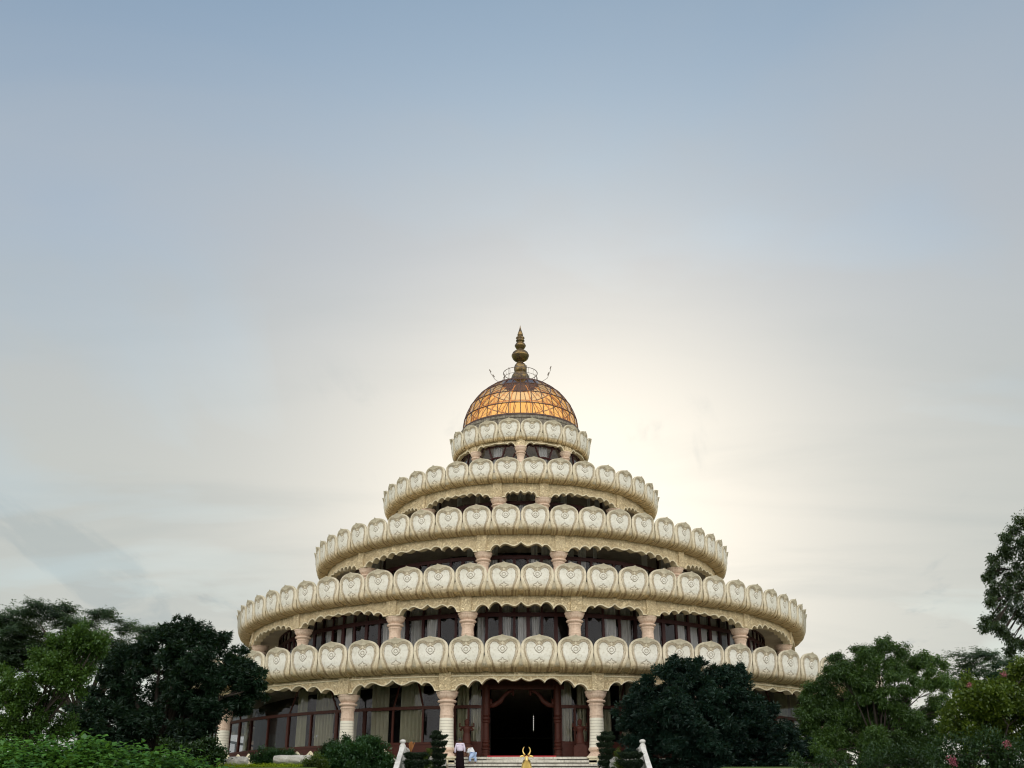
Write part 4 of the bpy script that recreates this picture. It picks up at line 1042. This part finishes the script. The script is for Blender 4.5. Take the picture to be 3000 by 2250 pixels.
LM = {
 'mango': m_leaf('dark_mango_leaf', (.005, .013, .008), (.014, .036, .018), (.003, .007, .006), .12, .03),
 'mango2': m_leaf('blue_dark_mango_leaf', (.004, .013, .010), (.013, .034, .023), (.002, .006, .008), .10, .03),
 'light': m_leaf('light_green_leaf', (.030, .075, .014), (.085, .155, .026), (.016, .040, .012), .35, .04),
 'back': m_leaf('dark_feathery_leaf', (.012, .026, .012), (.035, .065, .022), (.006, .012, .008), .25, .04),
 'olive': m_leaf('mid_green_leaf', (.018, .048, .009), (.070, .130, .020), (.010, .024, .007), .3, .04),
 'bougain': m_leaf('yellow_green_leaf', (.035, .070, .010), (.12, .16, .016), (.014, .024, .006), .4, .04),
 'under': m_leaf('dark_shrub_leaf', (.010, .026, .008), (.026, .055, .016), (.005, .011, .005), .2, .04),
 'hedge': m_leaf('bright_hedge_leaf', (.018, .070, .014), (.13, .30, .035), (.03, .10, .03), .35, .05, patch=1.2),
 'bush': m_leaf('green_bush_leaf', (.012, .042, .014), (.035, .095, .022), (.006, .018, .010), .25, .05),
 'branch': m_leaf('brownish_green_leaf', (.012, .026, .008), (.060, .090, .020), (.008, .014, .008), .3, .05),
 'lime': m_leaf('lime_ground_leaf', (.26, .34, .012), (.36, .44, .02), (.18, .26, .01), .3, .03),
 'topiary': m_leaf('dark_topiary_leaf', (.005, .010, .005), (.014, .026, .009), (.003, .006, .004), .1, .03),
 'flower': m_leaf('pink_bract', (.32, .05, .12), (.45, .16, .22), (.3, .06, .12), .3, .02),
}
S7 = 733/2211; 
def tree(name, lab, cat, blobs, kind, dens, mat, base, r0, seed, group=None, scale=1.0, flat=1.0, shell=.45, extra=None):
    e = empty(name, base, lab, cat, group)
    foliage('crown', blobs, kind, dens, LM[mat], e, seed, scale, flat, shell)
    trunk(e, base, blobs, r0, seed)
    if extra: foliage('blossom', extra, 'small', 40, LM['flower'], e, seed+5, .55, lumps=0)
    return e
def gbase(x, y): return (x, y, gz(x, y))
G1 = 'trees left of the temple'; G2 = 'trees and shrubs right of the temple'
# left, far feathery tree
bl = zb([(300, 260, 130), (150, 360, 190), (500, 330, 150), (20, 450, 200), (860, 300, 90), (960, 330, 70), (700, 430, 150), (1130, 430, 100), (1330, 450, 100), (1420, 470, 90), (300, 600, 230), (600, 650, 250), (1000, 650, 220), (1300, 700, 200), (60, 700, 200), (-150, 500, 200), (-200, 800, 250), (1250, 560, 110), (590, 240, 60)], 0, 1700, S7, 78, 1.5, 1)
tree('feathery_tree', 'tall dark feathery tree at the far left, behind the light green tree', 'tree', bl, 'feather', 42, 'back', gbase(bl[5][0][0], 78), .35, 11, G1, 1.6, .7)
# left mango
bl = zb([(1640, 430, 120), (1560, 400, 80), (1720, 470, 90), (1850, 520, 110), (1950, 600, 120), (2060, 680, 120), (2150, 760, 110), (2230, 880, 120), (2290, 980, 90), (1420, 600, 190), (1130, 780, 210), (1650, 700, 230), (1750, 900, 270), (2030, 950, 210), (2120, 1060, 140), (1330, 1050, 300), (950, 1000, 240), (1650, 1180, 260), (1300, 1380, 240), (1000, 1300, 240), (1620, 1430, 170), (760, 1180, 160), (800, 1400, 200), (1860, 1130, 130), (1750, 1320, 110)], 0, 1700, S7, 55, 1.2, 2)
tree('mango_tree', 'large dark mango tree left of the temple, covering the end of its lowest tiers', 'tree', bl, 'mango', 84, 'mango', gbase(bl[15][0][0], 55.5), .42, 12, G1, 1.0)
# left light green tree
bl = zb([(700, 480, 140), (560, 560, 150), (820, 560, 120), (440, 640, 120), (700, 700, 180), (900, 500, 70), (480, 800, 160), (330, 700, 80), (300, 900, 150), (120, 1000, 150), (20, 860, 100), (200, 1180, 190), (450, 1100, 120), (50, 1330, 150), (330, 1350, 150), (640, 880, 130), (-120, 1100, 180), (560, 1280, 110)], 0, 1700, S7, 47, 1.0, 3)
tree('light_green_tree', 'lighter yellow-green leafy tree at the far left, in front of the dark feathery tree', 'tree', bl, 'round', 150, 'light', gbase(bl[13][0][0], 47.5), .22, 13, G1, 1.0)
# right mango
bl = [blob(u, v, r, 60.8, d) for u, v, r, d in [(1966, 1938, 12, 0), (1975, 1930, 7, 0), (2033, 1936, 15, 0), (2050, 1940, 13, 0), (2000, 1945, 14, 0), (2170, 1964, 13, .2), (2120, 1960, 12, .2), (1990, 1972, 42, 0), (1960, 1965, 30, -.5), (2045, 1962, 34, .3), (2100, 1975, 40, 0), (2150, 1990, 45, .4), (1925, 2015, 62, 0), (2020, 2030, 80, -.5), (2110, 2040, 75, -.4), (2170, 2060, 60, 0), (1880, 2065, 62, .2), (1950, 2100, 95, -.6), (2060, 2120, 110, -.8), (2160, 2130, 90, -.3), (1865, 2135, 55, .3), (1905, 2195, 72, .6), (2000, 2210, 95, -.2), (2110, 2215, 100, -.6), (2215, 2190, 85, 0), (2280, 2145, 55, 0), (2300, 2215, 70, -.4), (2235, 2090, 45, .3), (1855, 2060, 30, 0), (1870, 2230, 45, .9)]]
tree('mango_tree', 'dark blue-green mango tree right of the stairs, hiding a column and the windows', 'tree', bl, 'mango', 80, 'mango2', gbase(bl[14][0][0], 61), .3, 21, G2, .95)
# right olive tree
O8 = (2267, 1700)
bl = zb([(1010, 560, 75), (930, 600, 70), (1090, 630, 80), (760, 660, 90), (860, 720, 110), (1330, 700, 80), (1450, 740, 70), (1230, 760, 90), (560, 720, 80), (620, 820, 110), (480, 860, 90), (780, 900, 150), (1020, 800, 120), (1180, 900, 110), (1420, 870, 120), (1530, 930, 90), (350, 1010, 110), (520, 1080, 180), (760, 1120, 180), (980, 1020, 110), (1480, 1080, 90), (300, 1180, 120), (450, 1280, 190), (700, 1350, 210), (1000, 1330, 120), (960, 1480, 200), (1180, 1350, 150), (1380, 1270, 110), (1270, 1520, 200), (1130, 1200, 90), (1060, 1150, 80), (1250, 1230, 70), (1350, 1180, 60), (880, 1250, 120), (1180, 1480, 120), (480, 1500, 200), (250, 1400, 110), (1150, 1060, 50)], *O8, S7, 61, 1.2, 4)
tree('slender_tree', 'loose mid-green tree right of the temple with sky showing through its crown', 'tree', bl, 'droop', 215, 'olive', gbase(bl[25][0][0], 61.5), .18, 22, G2, 1.15)
# far feathery trees on the right
bl = zb([(1640, 680, 70), (1740, 700, 80), (1850, 660, 60), (1960, 700, 80), (2080, 710, 90), (1700, 800, 120), (1950, 820, 130), (1830, 640, 35), (2180, 760, 120), (2350, 800, 150), (1780, 1000, 180), (2100, 1000, 200)], *O8, S7, 90, 1.5, 5)
tree('feathery_tree', 'pale thin feathery treetops at the far right, behind the yellow-green shrub', 'tree', bl, 'feather', 26, 'back', gbase(bl[10][0][0], 90), .25, 23, G2, 1.6, .8)
# bougainvillea
bl = zb([(1770, 890, 90), (1700, 960, 80), (1880, 960, 90), (1790, 1060, 120), (1980, 1080, 140), (2120, 820, 90), (2190, 740, 80), (2180, 920, 110), (2000, 960, 90), (2120, 1060, 130), (1650, 1130, 100), (1850, 1230, 180), (2100, 1250, 180), (1620, 1290, 130), (1750, 1420, 150), (2000, 1420, 150), (2250, 1100, 150), (2260, 1350, 180), (1560, 1200, 70)], *O8, S7, 44, .8, 6)
fl = zb([(1730, 920, 11), (2030, 830, 8)], *O8, S7, 43, .2, 7)
tree('bougainvillea', 'yellow-green shrub with a few pink blossoms at the right edge', 'shrub', bl, 'round', 150, 'bougain', gbase(bl[11][0][0], 44.5), .16, 24, G2, 1.0, extra=fl)
bl = zb([(1990, 870, 100), (2080, 900, 80), (1960, 960, 90)], *O8, S7, 48, .4, 8)
tree('dark_shrub', 'small dark leafy crown between the yellow-green shrub tops at the right edge', 'shrub', bl, 'mango', 60, 'mango', gbase(bl[0][0][0], 48.5), .10, 25, G2, .8)
# low shrubs bottom right
bl = zb([(900, 1600, 130), (700, 1640, 120), (1100, 1590, 140), (450, 1640, 110), (1300, 1600, 130), (250, 1660, 90)], *O8, S7, 38, .5, 9)
tree('shrub', 'dark shrubbery along the bottom edge beneath the loose mid-green tree', 'shrub', bl, 'small', 110, 'under', gbase(bl[0][0][0], 38.5), .1, 26, G2)
bl = zb([(1500, 1560, 130), (1700, 1500, 130), (1900, 1460, 140), (2080, 1500, 140), (2200, 1480, 120), (1600, 1680, 150), (1850, 1650, 160), (2100, 1650, 160), (2300, 1600, 150)], *O8, S7, 33, .5, 10)
fl = zb([(1560, 1580, 10), (1590, 1610, 7), (2060, 1450, 5)], *O8, S7, 31.6, .1, 11)
tree('flowering_shrub', 'dark green shrub with red and pink flowers at the bottom right corner', 'shrub', bl, 'small', 100, 'under', gbase(bl[3][0][0], 33.5), .1, 27, G2, extra=fl)
# overhanging branches top right: a near tree whose trunk stands outside the picture
bl = zb([(405, 80, 32), (380, 130, 36), (330, 185, 28), (400, 210, 45), (310, 175, 14), (290, 300, 36), (230, 318, 22), (390, 300, 50), (255, 370, 24), (200, 420, 22), (225, 400, 14), (345, 405, 32), (410, 430, 40), (255, 485, 34), (350, 500, 52), (225, 520, 18), (215, 580, 14), (290, 580, 48), (395, 565, 55), (250, 640, 34), (330, 645, 46), (400, 650, 38), (205, 700, 26), (245, 720, 30), (290, 760, 22), (180, 735, 13), (312, 785, 10), (350, 815, 16), (400, 835, 22), (340, 880, 13), (300, 250, 14),
         (480, 100, 80), (520, 260, 120), (500, 480, 110), (520, 680, 110), (600, 400, 200), (560, 160, 140), (600, 700, 180)], 2800, 1490, .4728, 21, .4, 12)
nb_ = empty('near_tree', gbase(11.9, 21.4), 'dark leafy branches reaching in from the right edge against the sky', 'tree', G2)
foliage('crown', bl, 'droop', 360, LM['branch'], nb_, 31, .5, clump=34)
m = MB(); b = Vector(gbase(11.9, 21.4)); top = Vector((11.7, 21.2, 6.2))
m.tube([b-Vector((0, 0, .3)), b.lerp(top, .5)+Vector((.08, .05, 0)), top, top+Vector((-.1, 0, 2.2))], [.17, .13, .10, .03], 10); m.obj('trunk', M['bark'], nb_, smooth=True)
m = MB()
for i, (c, r) in enumerate(bl):
    c = Vector(c); s = top+Vector((0, 0, random.Random(i).uniform(-1, 1.6))); mid = s.lerp(c, .55)+Vector((0, 0, .25)); m.tube([s, mid, s.lerp(c, .8)+(mid-s.lerp(c, .55))*.4], [.022, .014, .004], 5)
    for q in range(4):
        rd = random.Random(i*7+q); e = c+Vector((rd.uniform(-1, 1), rd.uniform(-1, 1), rd.uniform(-1, .6)))*r*.8; m.tube([mid.lerp(c, .7), e], [.012, .004], 4)
m.obj('limbs', M['bark'], nb_, smooth=True)

# bright hedge bottom left
hd = empty('hedge', (-4.9, 13, 0), 'bright green leafy hedge along the bottom left corner', 'hedge')
rs = np.random.default_rng(5); pts = []
cont = [(-60, 1420), (0, 1400), (120, 1410), (300, 1365), (430, 1350), (600, 1390), (820, 1350), (900, 1400), (1050, 1440), (1200, 1430), (1330, 1470), (1500, 1500), (1640, 1510), (1750, 1560), (1900, 1590), (2050, 1680), (2200, 1760)]
C = []
for i in range(8000):
    x = rs.uniform(-80, 2100); top = np.interp(x, [a for a, b in cont], [b for a, b in cont])+18*math.sin(x*.05)+12*math.sin(x*.13+1)
    d = rs.random()**1.0; Y = 12.2+2.6*d; dep = rs.random()**.9
    p = P(x*S7, 1700+(top+30+dep*480)*S7, 13.4); p = CZ_ = Vector((p.x, p.y, p.z))
    k2 = Y/13.4; sink = .55*abs(Y-13.4)**1.4
    C.append((p.x*k2, Y, p.z-sink))
C = np.array(C)
def hedge_leaves(C, k, L0, W0, seed, mat, parent):
    rs = np.random.default_rng(seed); n = len(C); Cr = np.repeat(C, k, 0); N = len(Cr)
    rnd = rs.normal(size=(N, 3)); D = rnd*np.array([1, .8, .28])+np.array([0, -.45, -.12]); B = Cr+rs.normal(size=(N, 3))*.055
    up = np.tile(np.array([0, -.2, 1.]), (N, 1))*3
    V, F = leaf_quads(B, D, L0*rs.uniform(.6, 1.3, N), W0*rs.uniform(.7, 1.2, N), up, rs)
    t = np.clip(np.repeat(rs.random(n), k)*.5+rs.random(N)*.5, 0, 1); A = np.repeat(np.stack([t, t, t], 1), 4, 0)
    return mobj('foliage', V, F, mat, parent, attrs={'tone': A})
hedge_leaves(C, 7, .085, .062, 6, LM['hedge'], hd)
m = MB()
for i in range(40):
    rd = random.Random(i); x = -7.2+i*.13; zt_ = float(np.interp(x, [-7.2, -4, -1.9], [2.1, 2.0, 1.2])); m.tube([(x, 13.5+rd.uniform(-.5, .5), 0), (x+rd.uniform(-.2, .2), 13.4, zt_*.6), (x+rd.uniform(-.3, .3), 13.3, zt_)], [.02, .015, .006], 5)
m.obj('stems', M['bark'], hd)

# bushes by the plinth
def bush(name, lab, pts, Y, kind, dens, mat, seed, sc=1.0, group='bushes along the temple front'):
    bl = [blob(u, v, r, Y, d) for u, v, r, d in pts]
    e = empty(name, gbase(bl[0][0][0], Y), lab, 'bush', group); foliage('foliage', bl, kind, dens, LM[mat], e, seed, sc)
    m = MB(); b = Vector(e.location)
    for c, r in bl:
        m.tube([b-Vector((0, 0, .1)), b.lerp(Vector(c), .5), c], [.035, .025, .01], 5)
    m.obj('stems', M['bark'], e); return e
bush('bush', 'large round dark green bush between the pale stone and the left balustrade', [(1050, 2225, 50, 0), (1000, 2222, 40, 0), (1095, 2228, 42, .2), (1042, 2190, 26, 0), (1085, 2190, 28, 0), (1000, 2194, 22, .2), (1125, 2235, 30, 0), (955, 2240, 26, 0), (1050, 2250, 60, -.2), (1118, 2208, 20, 0), (1015, 2172, 11, 0), (1066, 2172, 13, 0), (1100, 2176, 10, 0), (975, 2210, 20, 0), (1140, 2224, 12, 0), (938, 2228, 12, 0)], 57, 'round', 330, 'bush', 41, .95)
bush('bush', 'small dark shrub behind the garden stones, in front of the ground-floor windows', [(800, 2222, 28, 0), (770, 2228, 26, 0), (840, 2220, 24, .2), (750, 2238, 22, 0), (860, 2232, 18, 0)], 58.2, 'small', 600, 'bush', 42)
bush('bush', 'low yellow-green plant at the foot of the round bush', [(925, 2240, 20, -.3), (900, 2246, 14, -.3), (945, 2250, 16, -.2)], 55.2, 'small', 700, 'bougain', 43)
bush('bush', 'brownish shrub between the left windows and the round bush', [(975, 2190, 17, 0), (960, 2205, 18, 0), (945, 2215, 14, 0)], 59.5, 'small', 700, 'under', 44)
bush('bush', 'dark green growth under the left mango tree beside the end column', [(600, 2205, 40, 0), (560, 2215, 45, 0), (630, 2225, 28, .3), (615, 2180, 22, .3), (500, 2220, 50, 0)], 53, 'round', 260, 'under', 45)
# lime clipped ground cover strip
rs = np.random.default_rng(9); C = np.stack([rs.uniform(-15.6, -10.4, 2600), rs.uniform(55.0, 56.6, 2600), rs.uniform(4.40, 4.60, 2600)], 1)
lh = empty('clipped_hedge', (-13, 55.8, gz(-13, 55.8)), 'low clipped lime-green hedge strip at the bottom edge below the garden stones', 'hedge')
hedge_leaves(C, 6, .07, .04, 8, LM['lime'], lh)

# topiary
def topiary(x, y, base, tiers, lab, seed):
    e = empty('topiary', (x, y, base), lab, 'topiary', 'dark tiered topiaries flanking the stairs')
    rs = np.random.default_rng(seed); first = True; zs = []
    for (z0, z1, r0, r1, dx) in tiers:
        n = int(900*(r1*r1)*(z1-z0)*9)+260; a = rs.uniform(0, 2*PI, n); t = rs.random(n)**.6; q = rs.random(n)**.42; r = (r0+(r1-r0)*t**.7)*q
        C = np.stack([x+dx+r*np.cos(a), y+r*np.sin(a), z0+(z1-z0)*t+.03*np.sin(a*3+seed)], 1); k = 6; Cr = np.repeat(C, k, 0); N = len(Cr)
        V, F = leaf_quads(Cr+rs.normal(size=(N, 3))*.025, rs.normal(size=(N, 3)), .06*rs.uniform(.7, 1.3, N), .035*rs.uniform(.7, 1.3, N), None, rs)
        t2 = rs.random(N); mobj('foliage_tier', V, F, LM['topiary'], e, attrs={'tone': np.repeat(np.stack([t2]*3, 1), 4, 0)}); zs.append((x+dx, z1))
    MB().tube([(x, y, base-.1)]+[(xx, y, z-.1) for xx, z in sorted(zs, key=lambda q: q[1])], .04, 6).obj('trunk', M['bark'], e)
topiary(-4.36, 57.9, 3.9, [(6.16, 6.36, .14, .24, -.12), (5.98, 6.17, .20, .50, 0), (5.62, 5.88, .30, .44, .03), (5.32, 5.53, .26, .44, -.03), (5.0, 5.24, .24, .42, .05), (4.7, 4.92, .25, .42, 0), (4.35, 4.62, .25, .42, .0)], 'tall dark tiered topiary left of the stairs, in front of the striped column', 1)
topiary(4.42, 57.9, 3.9, [(6.12, 6.32, .22, .30, .05), (5.88, 6.12, .28, .50, 0), (5.56, 5.80, .30, .46, -.03), (5.26, 5.48, .26, .44, .03), (4.98, 5.18, .24, .40, -.04), (4.62, 4.90, .25, .30, -.14), (4.3, 4.56, .25, .34, .1)], 'tall dark tiered topiary right of the stairs, in front of the striped column', 2)
topiary(-5.42, 57.4, 3.9, [(4.98, 5.24, .50, .72, 0), (4.50, 4.88, .56, .74, .03)], 'wide low flat-topped topiary beside the left balustrade', 3)
topiary(5.58, 57.4, 3.9, [(4.98, 5.26, .50, .72, 0), (4.50, 4.88, .56, .74, 0)], 'wide low flat-topped topiary beside the right balustrade', 4)
for x0, lab, s in ((-4.85, 'yellow-green creeper between the two left topiaries', 51), (4.98, 'yellow-green creeper between the two right topiaries', 52)):
    e = empty('creeper', (x0, 57.3, gz(x0, 57.3)), lab, 'plant', 'creepers between the topiaries')
    foliage('foliage', [((x0, 57.2, 5.02), .17), ((x0-.05, 57.2, 4.75), .22), ((x0+.05, 57.2, 4.45), .22), ((x0, 57.2, 5.28), .12)], 'small', 260, LM['bougain'], e, s, .6)
    MB().tube([(x0, 57.3, gz(x0, 57.3)-.1), (x0, 57.25, 5.2)], .02, 5).obj('stems', M['bark'], e)
